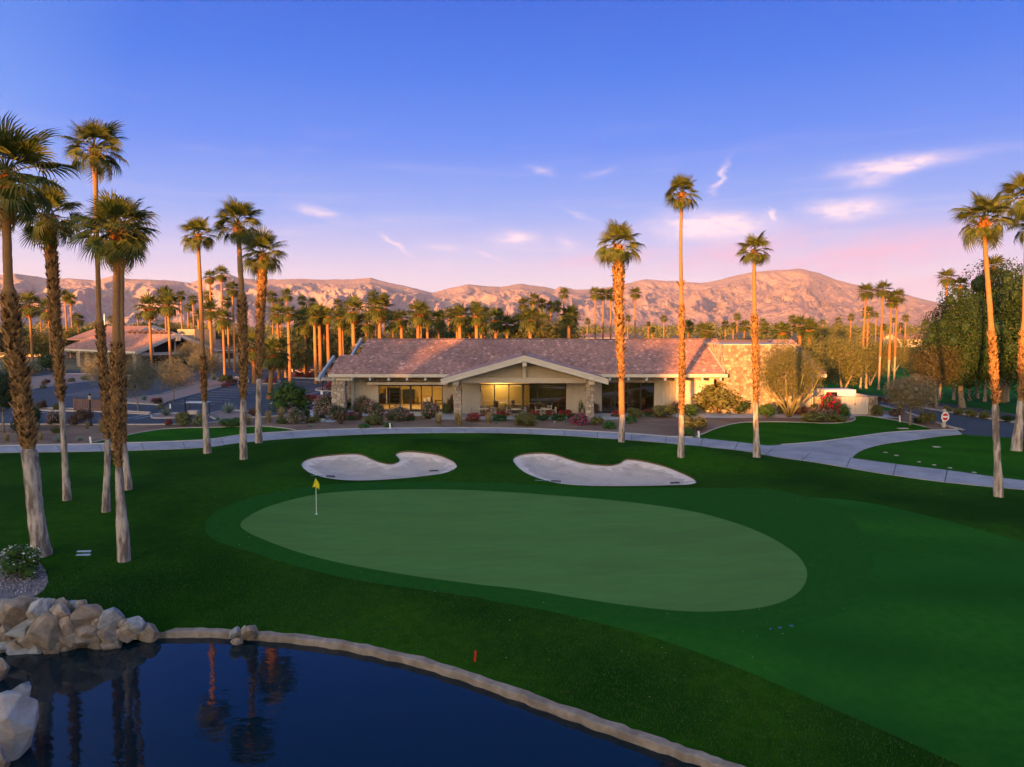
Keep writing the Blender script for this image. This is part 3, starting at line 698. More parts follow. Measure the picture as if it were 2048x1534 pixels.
poly = [st(XL0,EY), st(GX-(GA-EZ)/GS,EY), st(GX,yv(GX)), st(GX+(GA-EZ)/GS,EY), st(22.6,EY), st(22.6,86), st(XR1,86.2), st(XR1,RY), st(XL1,RY), st(XL1,RY-5), st(XL0,RY-5)]
tl = tiles('roof_tiles', (XL0,EY,EZ), (1,0,0), vup, vn, poly, roof)
poly2 = [st(30.35,EY), st(XR0,EY), st(XR0,RY), st(30.35,RY)]
tiles('roof_tiles', (XL0,EY,EZ), (1,0,0), vup, vn, poly2, roof)
# ridge caps: one piece each
capm = MB().add([(-.2,-.19,-.02),(-.2,0,.11),(-.2,.19,-.02),(.2,-.17,-.05),(.2,0,.08),(.2,.17,-.05)], [(0,3,4,1),(1,4,5,2),(0,1,2),(5,4,3)]).mesh('ridge_tile', M['tile'])
xq = XL1
while xq < XR1: link('ridge_tile', capm, roof, loc=Vector((xq+.2,RY,RZ+.05))); xq += .38
# gable roof
mb = MB()
for sgn in (-1, 1):
    ex_ = GX+sgn*7.95; pts_ = [(GX,74.6),(ex_,74.6),(ex_,max(79.0,yv(ex_))),(GX,yv(GX))]
    slope_sheet(mb, pts_ if sgn > 0 else pts_[::-1], lambda a,b_: gz(a), .16)
groof = part('gable_roof', mb, M['roofsheet'])
for sgn in (-1, 1):
    cl = math.hypot(1, GS); v_ = np.array([-sgn/cl, 0, GS/cl]); nn_ = np.array([sgn*GS/cl, 0, 1/cl]); ex_ = GX+sgn*7.95; Lg = 7.95*cl
    u_ = np.array([0,1,0]); yb = yv(ex_)
    tiles('roof_tiles', (ex_,74.55,gz(ex_)), u_, v_, nn_, [(0,0),(max(79.1,yb)-74.55,0),(yv(GX)-74.55,Lg),(0,Lg)], groof)
for i in range(28): link('ridge_tile', capm, groof, loc=Vector((GX,74.8+.38*i,GA+.06)), rot=(0,0,math.pi/2))
# bargeboards of the gable, fascia, rafters
for sgn in (-1, 1):
    mb = MB(); e = GX+sgn*8.35; y0_, y1_ = 74.42, 74.56
    z0 = gz(e); mb.add([(GX,y0_,GA-.02),(e,y0_,z0-.02),(e,y0_,z0-.52),(GX,y0_,GA-.56),(GX,y1_,GA-.02),(e,y1_,z0-.02),(e,y1_,z0-.52),(GX,y1_,GA-.56)], [(0,1,2,3),(7,6,5,4),(0,4,5,1),(1,5,6,2),(2,6,7,3),(3,7,4,0)])
    bb = part('bargeboard', mb, M['trim'])
    mb = MB(); mb.add([(GX,y0_-.05,GA+.05),(e,y0_-.05,z0+.05),(e,y0_-.05,z0-.12),(GX,y0_-.05,GA-.12),(GX,y0_,GA+.05),(e,y0_,z0+.05),(e,y0_,z0-.12),(GX,y0_,GA-.12)], [(0,1,2,3),(0,4,5,1),(1,5,6,2),(2,6,7,3)])
    part('trim_strip', mb, M['trim'])
for a_, b_ in ((XL0, GL+.1),(GR-.2, 22.75),(30.6,XR0)):
    part('fascia', MB().box(a_, b_, EY-.09, EY+.03, EZ-.34, EZ-.03), M['trim'])
    part('soffit', MB().box(a_, b_, EY+.04, 82.4, EZ-.42, EZ-.30), M['soffit'])
xr = -18.9
while xr < 33:
    if not (GL-.1 < xr < GR-.2) and not (22.2 < xr < 30.6):
        part('rafter_tail', MB().box(xr-.11, xr+.11, EY-.02, 82.0, EZ-.72, EZ-.425), M['beamgrey'], bevel=.01)
    xr += 1.95
part('soffit', MB().box(GL+1.6, GR-1.6, 77.35, 81.2, 4.12, 4.2), M['soffit'])
# gable front: cross beam, king post, boarded tympanum, knee blocks
part('cross_beam', MB().box(-5.25, 7.65, 76.8, 77.2, 3.55, 4.10), M['trim'], bevel=.015)
part('king_post', MB().box(GX-.17, GX+.17, 76.62, 76.9, 4.1, GA-.3), M['trim'], bevel=.01)
part('ridge_beam', MB().box(GX-.22, GX+.22, 74.6, 77.0, GA-1.05, GA-.5), M['trim'], bevel=.01)
for xs in (-5.65, 8.0): part('beam_end', MB().box(xs-.3, xs+.3, 75.1, 77.5, 3.52, 4.08), M['trim'], bevel=.01)
bw = .40; xx = GX-6.4
while xx < GX+6.4:
    zt = min(gz(xx)-.2, gz(xx+bw)-.2)
    if zt > 4.15: part('board', MB().box(xx+.008, xx+bw-.008, 77.05, 77.12, 4.1, zt), M['board'])
    xx += bw
mb = MB(); mb.add([(GX-7.2,77.13,4.08),(GX+7.2,77.13,4.08),(GX,77.13,GA-.16),(GX-7.2,77.3,4.08),(GX+7.2,77.3,4.08),(GX,77.3,GA-.16)], [(0,1,2),(3,5,4),(0,3,4,1),(1,4,5,2),(2,5,3,0)])
part('tympanum', mb, M['board'])
# walls
def wallbox(x0,x1,y0,y1,z0,z1,mat='board',name='wall'): return part(name, MB().box(x0,x1,y0,y1,z0,z1), M[mat])
def boards(x0, x1, y, z0, z1, w=.43):
    wallbox(x0,x1,y,y+.22,z0,z1); n = max(1, round((x1-x0)/w)); ww = (x1-x0)/n
    for i in range(n): part('board', MB().box(x0+i*ww+.009, x0+(i+1)*ww-.009, y-.045, y-.001, z0+.02, z1-.004), M['board'])
WY = 82.0
boards(-17.3,-14.65,WY,0,3.93); part('corner_post', MB().box(-17.62,-17.3,WY-.12,WY+.3,0,3.93), M['trim'])
wallbox(-14.65,-7.6,WY,WY+.22,2.92,3.93); boards(-7.6,-5.35,WY,0,3.93)
wallbox(-5.55,-5.3,80.3,WY,0,4.1); boards(-5.3,-3.42,80.3,0,3.3); boards(5.83,7.85,80.3,0,3.3); wallbox(7.85,8.1,80.3,WY,0,4.1); wallbox(-5.3,7.85,80.3,80.52,3.3,4.1)
boards(8.1,9.85,WY,0,3.93); wallbox(9.85,15.6,WY,WY+.22,3.22,3.93); boards(15.6,18.0,WY,0,3.93)
wallbox(18.0,22.0,81.5,81.8,0,3.93,'stucco'); wallbox(18.0,18.25,81.8,WY,0,3.93,'stucco'); wallbox(21.8,22.0,81.8,83.6,0,3.93,'stucco'); wallbox(22.0,23.0,83.4,83.6,0,3.93,'stucco')
part('corner_post', MB().box(17.85,18.15,81.34,81.6,0,3.93), M['trim'])
wallbox(-17.4,-17.15,82.3,96,0,4.0); wallbox(-17.4,32.5,95.8,96,0,4.0); wallbox(32.2,32.5,80.6,95.8,0,4.0,'stucco')
sg = part('wall_sign', MB().box(20.1,20.9,81.44,81.49,2.05,2.38), mk('white_sign', (.75,.75,.75)))
# rooms behind the glass
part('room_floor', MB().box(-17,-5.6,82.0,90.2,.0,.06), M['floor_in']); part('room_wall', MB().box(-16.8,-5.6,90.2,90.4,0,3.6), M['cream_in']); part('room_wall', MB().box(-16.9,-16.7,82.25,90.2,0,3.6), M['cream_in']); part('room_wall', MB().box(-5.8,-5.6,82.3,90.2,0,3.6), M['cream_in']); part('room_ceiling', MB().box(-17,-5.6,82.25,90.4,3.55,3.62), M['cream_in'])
part('room_floor', MB().box(-5.3,17.9,80.55,90.2,.0,.05), M['carpet']); part('room_wall', MB().box(-5.5,2.2,88.2,88.4,0,3.6), M['cream_in']); part('room_wall', MB().box(2.2,18,90.2,90.4,0,3.6), M['dark_in']); part('room_wall', MB().box(2.0,2.2,84.8,88.2,0,3.6), M['dark_in']); part('room_wall', MB().box(17.9,18.1,82.3,90.2,0,3.6), M['dark_in']); part('room_ceiling', MB().box(-5.5,18,82.3,90.4,3.55,3.62), M['dark_in'])  # walls coloured cream then dark to imitate yellow and dark reflections in the glass
def window(x0, x1, y, z0, z1, n, name, heavy=None, door=False):
    w = part(name, MB().box(x0,x1,y-.02,y+.14,z1-.10,z1).box(x0,x1,y-.02,y+.14,z0,z0+(.22 if door else .12)).box(x0,x0+.08,y-.02,y+.14,z0+.1,z1-.1).box(x1-.08,x1,y-.02,y+.14,z0+.1,z1-.1), M['frame'])
    for i in range(n):
        a = x0+(x1-x0)*i/n; b_ = x0+(x1-x0)*(i+1)/n
        p = MB().box(a+.05,b_-.05,y+.05,y+.062,z0+.12,z1-.09).obj('pane', M['glass'], w)
        if i: 
            hw = .11 if heavy == i else .05
            MB().box(a-hw,a+hw,y-.03,y+.13,z0+.1,z1-.1).obj('mullion', M['frame'], w)
    return w
window(-14.65,-7.6,WY,.02,2.92,6,'sliding_door',3,True)
window(-3.42,5.83,80.3,.08,3.18,6,'window',3); window(9.85,15.6,WY,.06,3.2,4,'window')
aw_ = part('awning_box', MB().box(-15.6,-6.9,80.6,81.9,3.06,3.36), M['trim'], bevel=.03)
# lamps inside
def lamp(name, loc, e, size):
    L = bpy.data.lights.new(name, 'AREA'); L.energy = e; L.size = size; L.color = (1,.66,.29); o = _l(name, L); o.location = loc
    return o
def ceil_lamp(xc, yc, zc, e, label):
    t = empty('ceiling_lamp', (xc,yc,zc), 0, label, 'lamp', 'lamps inside the clubhouse')
    MB().box(-.5,.5,-.5,.5,-.03,0).obj('diffuser', M['bulb'], t); MB().box(-.56,.56,-.56,.56,0,.05).obj('lamp_frame', M['frame'], t)
    o = lamp('lamp_light', (0,0,-.06), e, 1.0); o.parent = t
ceil_lamp(-13.2,86,3.5,75,'lit ceiling lamp in the yellow room, nearer the entrance columns'); ceil_lamp(-9.2,86,3.5,75,'lit ceiling lamp in the yellow room, nearer the central gable')
ceil_lamp(-1.5,87,3.5,70,'added lamp imitating yellow sky reflection in the left gable windows'); ceil_lamp(4.5,88,3.5,8,'dim ceiling lamp behind the right half of the gable windows'); ceil_lamp(13,88,3.5,5,'dim ceiling lamp behind the windows right of the gable')  # first lamp is added to imitate yellow sky reflected in the gable glass
# stone columns, stone end block
def stone_column(x0, x1, y0, y1, z1, seed, size=.42):
    c_ = part('stone_column', MB().box(x0+.04,x1-.04,y0+.04,y1-.04,0,z1), M['mortar'])
    stone_face(c_, (x0+.04,y0+.04,0), (1,0,0), (0,0,1), (0,-1,0), x1-x0-.08, z1, size, seed)
    stone_face(c_, (x1-.04,y0+.04,0), (0,1,0), (0,0,1), (1,0,0), y1-y0-.08, z1, size, seed+1)
    stone_face(c_, (x0+.04,y1-.04,0), (0,-1,0), (0,0,1), (-1,0,0), y1-y0-.08, z1, size, seed+2)
stone_column(-5.98,-5.2,76.6,77.4,3.55,11); stone_column(7.6,8.4,76.6,77.4,3.55,21); stone_column(-19.2,-17.85,79.6,80.6,3.62,31,.5); stone_column(-18.4,-17.75,83.6,84.3,3.62,41)
blk = part('stone_block', MB().box(22.65,30.3,80.05,88,0,7.35).box(30.3,32.0,80.3,82,0,3.9), M['mortar'])
stone_face(blk, (22.65,80.05,0), (1,0,0), (0,0,1), (0,-1,0), 7.65, 7.35, .40, 51, True); stone_face(blk, (22.65,88,0), (0,-1,0), (0,0,1), (-1,0,0), 7.95, 7.35, .40, 61, True); stone_face(blk, (30.3,80.3,0), (1,0,0), (0,0,1), (0,-1,0), 1.7, 3.9, .40, 71, True)
part('coping', MB().box(22.5,30.45,79.93,88.1,7.35,7.47), M['kerb'])
part('flashing', MB().beam((22.52,79.3,roofz(79.3)+.16),(22.52,86.0,roofz(86)+.16),.12,.12), M['trim'])
# outrigger beams at the left gable end
part('rake_beam', MB().beam((-20.1,77.9,3.92),(-20.1,84.6,5.85),.24,.5), M['beamgrey'], bevel=.015); part('rake_beam', MB().beam((-18.0,84.2,5.95),(-18.0,89.8,7.75),.24,.5), M['beamgrey'], bevel=.015)
part('purlin', MB().box(-20.9,-17.2,79.3,79.75,3.62,3.95), M['trim'], bevel=.015); part('purlin', MB().box(-20.6,-17.2,84.0,84.4,5.25,5.6), M['trim']); part('purlin', MB().box(-18.6,-17.0,88.9,89.3,6.9,7.3), M['trim'])
part('downpipe', MB().tube([(23.0,81.2,3.9),(23.0,81.2,0)],[.06,.06],8), M['trim'])
# furniture seen through the yellow room's glass
def furn(name, mbs, label, cat, loc, mat, group=None):
    t = empty(name, loc, 0, label, cat, group)
    for nm2, m_, mt in mbs: m_.obj(nm2, M[mt], t)
    return t
furn('wall_screen', [('screen', MB().box(-1.0,1.0,-.05,0,0,.62), 'black'), ('bracket', MB().box(-.2,.2,0,.08,.2,.4), 'frame')], 'black flat screen high on the yellow room wall', 'screen', (-10.1,90.1,2.55), 'black')
sh = [('side_panel', MB().box(-.85,-.78,-.25,.2,0,2.0), 'trim'), ('side_panel', MB().box(.78,.85,-.25,.2,0,2.0), 'trim')]
for i in range(5): sh.append(('shelf', MB().box(-.78,.78,-.22,.2,.1+.42*i,.16+.42*i), 'black'))
sh.append(('back_panel', MB().box(-.78,.78,.16,.2,.1,1.95), 'black'))
furn('bookcase', sh, 'black shelving with white sides inside the yellow room', 'bookcase', (-14.2,89.6,.06), 'black')
furn('cabinet', [('body', MB().box(-.7,.7,-.3,.3,.55,1.75), 'black')]+[('leg', MB().box(a-.04,a+.04,b_-.04,b_+.04,0,.55), 'black') for a in (-.6,.6) for b_ in (-.22,.22)], 'black cabinet on legs beside the shelving in yellow room', 'cabinet', (-12.4,89.6,.06), 'black')
furn('arched_mirror', [('panel', MB().add([(a,b_,c_) for b_ in (-.05,.05) for a,c_ in ((-.33,0),(.33,0),(.33,1.0),(.2,1.22),(0,1.3),(-.2,1.22),(-.33,1.0))],[tuple(range(6,-1,-1)),tuple(range(7,14))]+[(i,(i+1)%7,7+(i+1)%7,7+i) for i in range(7)]), 'black')], 'tall black panel at the left end of yellow room', 'panel', (-15.6,89.8,.06), 'black')
furn('display_stand', [('table_top', MB().box(-.9,.9,-.3,.3,1.0,1.06), 'wood')]+[('leg', MB().box(a-.03,a+.03,b_-.03,b_+.03,0,1.0), 'frame') for a in (-.8,.8) for b_ in (-.22,.22)]+[('box', MB().box(-.1+.45*i,.25+.45*i,-.2,.2,.3+.1*i,.75+.1*i), 'trim') for i in range(2)], 'display stand with boxes under the wall screen', 'stand', (-10.4,88.8,.06), 'wood')
furn('bench', [('seat', MB().box(-.6,.6,-.2,.2,.42,.5), 'black')]+[('leg', MB().box(a-.04,a+.04,-.18,.18,0,.42), 'black') for a in (-.5,.5)], 'low black bench at the right of yellow room', 'bench', (-8.6,89,.06), 'black')
# ------------------------------------------------------------------ palms
M['frond'] = leafmat('palm_frond', (.055,.088,.016), (.135,.142,.026), .32, .25)
M['frond_bg'] = leafmat('far_palm_frond', (.055,.085,.018), (.125,.130,.028), .30, .4)
M['deadfrond'] = leafmat('dry_palm_frond', (.22,.14,.05), (.34,.23,.09), .2, .3)
M['petiole'] = mk('palm_stalk', (.20,.19,.06), (.26,.22,.08), 4, .6, coord='obj')
M['boot'] = mk('palm_leaf_bases', (.20,.105,.042), (.37,.205,.085), 5, .9, .8, 30, coord='obj', tone=1.75, spec=.1)
M['sheath'] = mk('palm_sheath', (.30,.11,.035), (.40,.17,.06), 6, .9, .5, 30, coord='obj', tone=.7, spec=.1)
M['bark'] = mk('palm_ringed_bark', (.28,.145,.062), (.38,.21,.095), 3, .9, .7, 9, coord='obj', spec=.1, stretch=(1,1,9))
M['pale'] = mk('pale_skinned_trunk', (.64,.52,.44), (.46,.37,.31), 3.0, .9, .9, 14, coord='obj', c3=(.15,.115,.095), s3=1.5, k3=.9, spec=.1, stretch=(2.4,2.4,.55))
M['bgtrunk'] = mk('far_palm_trunk', (.24,.115,.048), (.33,.17,.075), 2, .9, coord='obj', rnd=.3, spec=.1)

def frond_geo(g, nl=24, Lp=.42, span=112, droop=.32, cup=.10, pitch=0):
    """unit palm frond: stalk along +X then a pleated fan; returns verts, quads, tris, tone(quads), tone(tris)"""
    V = []; Q = []; T = []; tq = []; tt = []
    hub = np.array([Lp, 0, -.05]); V.append(tuple(hub)); R_ = 1.0-Lp
    da = math.radians(2*span/nl)
    for i in range(nl):
        a = math.radians(-span)+da*(i+.5)+g.uniform(-.03,.03); k = 1-.34*abs(a)/math.radians(span); L = R_*k*g.uniform(.88,1.08)
        def P(r, off, up=0.0):
            aa = a+off; xx = hub[0]+math.cos(aa)*r; yy = math.sin(aa)*r
            z = hub[2]+cup*abs(math.sin(aa))*r*1.1 - droop*(r/R_)**2.2*R_*(.7+.6*abs(math.sin(aa))) + up
            if pitch:
                u_ = xx-hub[0]; w_ = z-hub[2]; cp, sp_ = math.cos(pitch), math.sin(pitch); xx = hub[0]+u_*cp+w_*sp_; z = hub[2]-u_*sp_+w_*cp
            return (xx, yy, z)
        r1 = L*.46; r2 = L*.76; n = len(V); j = g.uniform(-.05,.02)
        V += [P(r1,-da*.5), P(r1,0,.022), P(r1,da*.5), P(r2,-da*.20), P(r2,da*.20,-.01), P(L,g.uniform(-.1,.1)*da, -.05+j)]
        T += [(0,n,n+1),(0,n+1,n+2),(n+3,n+5,n+4)]; Q += [(n,n+3,n+4,n+2)]
        t = g.random(); tt += [t, max(0,t-.25), t]; tq += [t]
    n = len(V); w = .016
    V += [(0,-w,0),(0,w,0),(0,0,.02),(Lp*.5,-w*.8,.02),(Lp*.5,w*.8,.02),(Lp*.5,0,.036),(Lp+.05,-w*.5,-.055),(Lp+.05,w*.5,-.055),(Lp+.05,0,-.03)]
    Q += [(n,n+3,n+5,n+2),(n+2,n+5,n+4,n+1),(n+3,n+6,n+8,n+5),(n+5,n+8,n+7,n+4)]; tq += [.9]*4
    return V, Q, T, tq, tt
def frond_mesh(seed, mat, **kw):
    V, Q, T, tq, tt = frond_geo(np.random.default_rng(seed), **kw)
    return fmesh('frond', V, [Q, T], mat, tone=tq+tt)
FR_UP = [frond_mesh(100+i, M['frond'], nl=26, droop=.16, span=100, Lp=.42, pitch=.12) for i in range(3)]
FR_MID = [frond_mesh(110+i, M['frond'], nl=26, droop=.34, span=118, Lp=.48, pitch=.22+.1*(i % 3)) for i in range(4)]
FR_LOW = [frond_mesh(120+i, M['frond'], nl=26, droop=.50, span=112, Lp=.50, cup=-.04, pitch=.38+.1*i) for i in range(3)]
FR_DRY = [frond_mesh(130+i, M['deadfrond'], droop=.75, span=80, Lp=.4, cup=-.15) for i in range(2)]

def boots_mesh(name, spine, rad, z_idx, g, mat, size=.22, dens=1.0, out=.55):
    """leaf bases wrapped in spirals round a stretch of trunk"""
    V = []; Q = []; T = []; tn = []
    a = 0
    for i in range(len(z_idx)-1):
        p = spine[z_idx[i]]; q_ = spine[z_idx[i+1]]; r = rad[z_idx[i]]; L = (q_-p).length
        n = max(4, int(dens*2*math.pi*r*L/(size*size*.42)))
        for k in range(n):
            a += 2.39996; t = (k+g.random())/n; c_ = p.lerp(q_, t); d = Vector((math.cos(a), math.sin(a), 0)); s_ = Vector((-d.y, d.x, 0))
            w = size*g.uniform(.30,.5); ln = size*g.uniform(.7,1.35); o = out*g.uniform(.5,1.3); up = Vector((0,0,1))
            if g.random() < .12: up = Vector((0,0,-.3)); o *= 1.2
            ln *= (1.5 if g.random() < .15 else 1.0); b0 = c_+d*(r*.82)-s_*w; b1 = c_+d*(r*.82)+s_*w; m0 = c_+d*(r*.9+ln*o*.45)+up*ln*.45
            tip = c_+d*(r*.9+ln*o)+up*ln+s_*g.uniform(-.3,.3)*w
            n0 = len(V); V += [b0, b1, m0-s_*w*.55, m0+s_*w*.55, tip, c_+d*r*.8+up*ln*.55]
            Q += [(n0,n0+1,n0+3,n0+2)]; T += [(n0+2,n0+3,n0+4),(n0,n0+2,n0+5),(n0+1,n0+5,n0+3),(n0+2,n0+4,n0+5),(n0+3,n0+5,n0+4)]
            tv = g.random(); tn.append(tv)
    return fmesh(name, [tuple(v) for v in V], [Q, T], mat, tone=tn+[t for t in tn for _ in range(5)])

def hero_palm(pts_, white_to, boots, crown, nf, label, seed, lift=.18, tuft=None, dry=0, bsize=.21):
    g = np.random.default_rng(seed); bx_, by_, _ = pts_[0]; base = GH(bx_, by_); Y = base.y
    root = empty('fan_palm', base, 0, label, 'palm tree', 'tall fan palms round the green')
    wpts = [at(a, b_, Y) for a, b_, c_ in pts_]; wr = [c_*.5*Y/FPX for a, b_, c_ in pts_]; wy = [b_ for a, b_, c_ in pts_]
    cx, cy, cr = crown; apex_y = cy+lift*cr; apex = at(cx, apex_y, Y); wpts.append(apex); wr.append(wr[-1]*.9); wy.append(apex_y)
    # dense spine
    zs = np.array([p.z for p in wpts]); n = max(8, int((zs[-1]-zs[0])/.22)); zz_ = np.linspace(zs[0], zs[-1], n)
    yy = np.interp(zz_, zs, wy); ss = np.array([p.x for p in wpts])
    # smooth x by cubic-ish averaging
    sx = np.interp(zz_, zs, ss); ker = np.ones(9)/9; sxp = np.convolve(np.pad(sx, 4, mode='edge'), ker, 'valid'); rr_ = np.interp(zz_, zs, wr)
    spine = [Vector((float(sxp[i])-base.x, g.normal(0,.006), float(zz_[i])-base.z)) for i in range(n)]
    spine[0].z -= .12
    isb = (yy <= boots[0]) & (yy >= boots[1]) if boots else np.zeros(n, bool)
    rr2 = np.where(isb, rr_*.80, rr_)*(1+g.normal(0,.03,n))
    NS = 14; V = []; F = []; mi = []
    for i in range(n):
        for j in range(NS):
            a = 2*math.pi*j/NS; r = rr2[i]*(1+.05*math.sin(3*a+i*.35)+g.normal(0,.02)); V.append((spine[i].x+r*math.cos(a), spine[i].y+r*math.sin(a), spine[i].z))
    for i in range(n-1):
        m_ = 0 if yy[i] > white_to else (2 if isb[i] else 1)
        for j in range(NS): F.append((i*NS+j, i*NS+(j+1)%NS, (i+1)*NS+(j+1)%NS, (i+1)*NS+j)); mi.append(m_)
    tr_ = link('trunk', fmesh('trunk', V, [F], [M['pale'], M['bark'], M['boot']], midx=mi, smooth=True, tone=np.full(len(F), .4)), root)
    if boots:
        zi = [i for i in range(n) if isb[i]]
        if len(zi) > 2: tag(link('leaf_bases', boots_mesh('leaf_bases', spine, rr_*.86, zi, g, M['boot'], bsize*max(.75, min(1.5, float(rr_[isb].mean())/.3))), tr_), kind='stuff')
    if tuft:
        zi = [i for i in range(n) if tuft[1] <= yy[i] <= tuft[0]]
        if len(zi) > 1: tag(link('leaf_bases', boots_mesh('leaf_bases', spine, rr_*1.5, zi, g, M['boot'], .3), tr_), kind='stuff')
    # crown: sheath of old leaf bases with fronds
    Rm = 1.2*cr*Y/FPX; top = spine[-1]
    hs = [top+Vector((0,0,-Rm*(.46-.05*i))) for i in range(9)]; hr = [max(.9*rr_[-1], Rm*.085)*math.sin(math.pi*(.25+.62*i/8))+.03 for i in range(9)]
    cw = link('crown', boots_mesh('crown', hs, hr, list(range(9)), g, M['sheath'], .20*max(.8, Rm/1.5), 1.0, .8), root)
    nf = int(nf*.95)
    for i in range(nf):
        t = (i+.5)/nf; elev = 84-124*t**.95+g.uniform(-11,11); azm = i*2.39996+g.uniform(-.35,.35)
        me = FR_UP[i % 3] if elev > 48 else (FR_MID[i % 4] if elev > -2 else FR_LOW[i % 3])
        s_ = Rm*g.uniform(.82,1.12)*(1.0 if elev > -10 else .95)
        f = link('frond', me, cw, loc=top+Vector((0,0,-Rm*.10*t)), rot=(g.uniform(-.7,.7), -R(elev), azm), scale=(s_,s_,s_))
    for i in range(dry):
        azm = i*2.4+seed; link('frond', FR_DRY[i % 2], cw, loc=top+Vector((0,0,-Rm*.2)), rot=(0, R(62+8*g.random()), azm), scale=(Rm*.8,)*3)
    return root
hero_palm([(83,1110,42),(79,1085,34),(70,1010,30),(62,930,30),(57,895,30),(48,830,38),(36,740,38),(25,660,36),(18,592,33),(16,570,17),(14,480,16),(13,375,17)], 905, (905,590), (10,328,106), 38, 'tallest leaning fan palm at the left edge, by white flowers', 1, dry=2, bsize=.19)
hero_palm([(134,1000,17),(131,940,12),(126,850,11),(124,808,11),(121,780,18),(115,700,21),(108,600,22),(102,500,25),(98,452,21)], 808, (808,452), (97,420,64), 34, 'fan palm with shaggy trunk right up to its crown, far left', 2)
hero_palm([(211,1023,18),(214,960,12),(216,884,12),(213,820,18),(207,740,18),(200,650,18),(198,632,9),(195,520,9),(192,420,9),(190,335,9)], 884, (884,645), (188,285,62), 32, 'slim fan palm with highest crown of the left cluster', 3)
hero_palm([(247,1121,25),(246,1060,24),(241,1000,17),(236,935,14),(234,860,24),(233,780,26),(233,695,22),(233,680,15),(233,600,14),(234,500,13)], 940, (940,690), (234,448,76), 42, 'nearest fan palm with broad drooping green crown, left cluster', 4, dry=3, bsize=.20)
hero_palm([(258,979,15),(252,930,13),(247,885,12),(245,800,16),(244,720,16),(243,690,11),(243,560,10),(243,480,10)], 890, (890,705), (252,440,58), 30, 'fan palm standing right behind the broad-crowned one', 5, dry=3)
hero_palm([(415,906,17),(412,860,12),(409,806,10),(408,760,15),(406,712,13),(405,700,8.5),(402,600,8),(397,505,7)], 806, (806,708), (397,463,37), 32, 'slender fan palm nearest the parking lot, left of three', 6)
hero_palm([(487,918,16),(486,860,13),(487,800,12),(487,750,19),(486,680,20),(484,598,20),(483,585,11),(480,520,10),(478,482,9)], 800, (800,592), (475,437,50), 34, 'tall fan palm in the middle of three by the parking', 7)
hero_palm([(517,886,15),(517,820,11),(518,762,11),(519,700,15),(522,620,18),(526,535,21)], 762, (762,535), (526,498,47), 34, 'fan palm with shaggy orange trunk, right of three', 8)
hero_palm([(1243,884,14),(1244,830,12),(1243,762,12),(1241,700,17),(1238,600,19),(1237,545,27),(1237,508,18)], 832, (762,508), (1236,482,46), 34, 'thick shaggy fan palm in front of the clubhouse roof', 9)
hero_palm([(1362,913,15),(1362,870,12),(1363,830,10),(1364,750,15),(1364,660,12),(1363,612,13),(1363,600,7.5),(1361,500,7),(1363,415,6)], 830, (830,608), (1363,380,38), 32, 'tallest slim fan palm behind the right bunker', 10, tuft=(580,562))
hero_palm([(1514,915,17),(1512,870,11),(1511,808,9),(1511,740,14),(1509,640,15),(1509,622,8),(1508,530,7)], 808, (808,630), (1509,494,36), 32, 'fan palm beside the stone end wall and path fork', 11)
hero_palm([(1998,993,20),(1995,930,13),(1992,860,12),(1991,812,13),(1988,740,15),(1983,668,14),(1982,650,10),(1975,550,9),(1968,470,8)], 812, (812,662), (1968,426,56), 34, 'fan palm on the near side of the right path', 12)
hero_palm([(2033,901,22),(2038,840,13),(2042,800,12),(2044,730,14),(2047,665,14),(2049,640,9),(2052,500,8),(2053,420,8)], 802, (800,660), (2056,383,54), 34, 'fan palm cut by the right edge, higher crown', 13)
hero_palm([(2085,885,18),(2082,800,12),(2076,600,10),(2068,470,8)], 805, None, (2066,436,44), 30, 'fan palm cut by the right edge, lower crown', 14)

# background palms: shared crowns and trunks
def bg_crown(seed, nf=28, nl=11):
    g = np.random.default_rng(seed); V = []; Q = []; T = []; tq = []; tt = []
    for i in range(nf):
        t = (i+.5)/nf; elev = 84-122*t**.98+g.uniform(-12,12); azm = i*2.39996+g.uniform(-.25,.25)
        v, q_, t_, a, b_ = frond_geo(g, nl, .42, 108, .18+.2*(84-elev)/120, .05, .08+.42*(84-elev)/120)
        m_ = np.array((Matrix.Rotation(azm,3,'Z') @ Matrix.Rotation(-R(elev),3,'Y')))*g.uniform(.88,1.1)
        n = len(V); V += [tuple(m_ @ np.array(p)) for p in v]; Q += [tuple(n+k for k in f) for f in q_]; T += [tuple(n+k for k in f) for f in t_]
        sh_ = g.uniform(-.2,.2); tq += [min(1,max(0,x_+sh_)) for x_ in a]; tt += [min(1,max(0,x_+sh_)) for x_ in b_]
    return fmesh('crown', V, [Q, T], M['frond_bg'], tone=tq+tt)
BGC = [bg_crown(200+i) for i in range(4)]
def bg_trunk(seed, white):
    g = np.random.default_rng(seed); n = 16; V = []; F = []; mi = []; NS = 8
    for i in range(n):
        t = i/(n-1); r = (1.25 if i == 0 else 1.0-.25*t)*(1+g.normal(0,.04)); r = r*(1.25 if .3 < t < .5 and white else 1); r *= 1.5 if t > .94 else 1
        ox = .15*math.sin(t*2.2+seed)-.15*math.sin(seed); V += [(ox+r*math.cos(2*math.pi*j/NS), r*math.sin(2*math.pi*j/NS), t-(.02 if i == 0 else 0)) for j in range(NS)]
    for i in range(n-1):
        for j in range(NS): F.append((i*NS+j, i*NS+(j+1)%NS, (i+1)*NS+(j+1)%NS, (i+1)*NS+j)); mi.append(1 if white and i/(n-1) < .3 else (2 if i >= n-3 else 0))
    return fmesh('trunk', V, [F], [M['bgtrunk'], M['pale'], M['sheath']], midx=mi, smooth=True, tone=np.full(len(F), .5))
BGT = [bg_trunk(1,False), bg_trunk(2,False), bg_trunk(3,True), bg_trunk(4,True)]
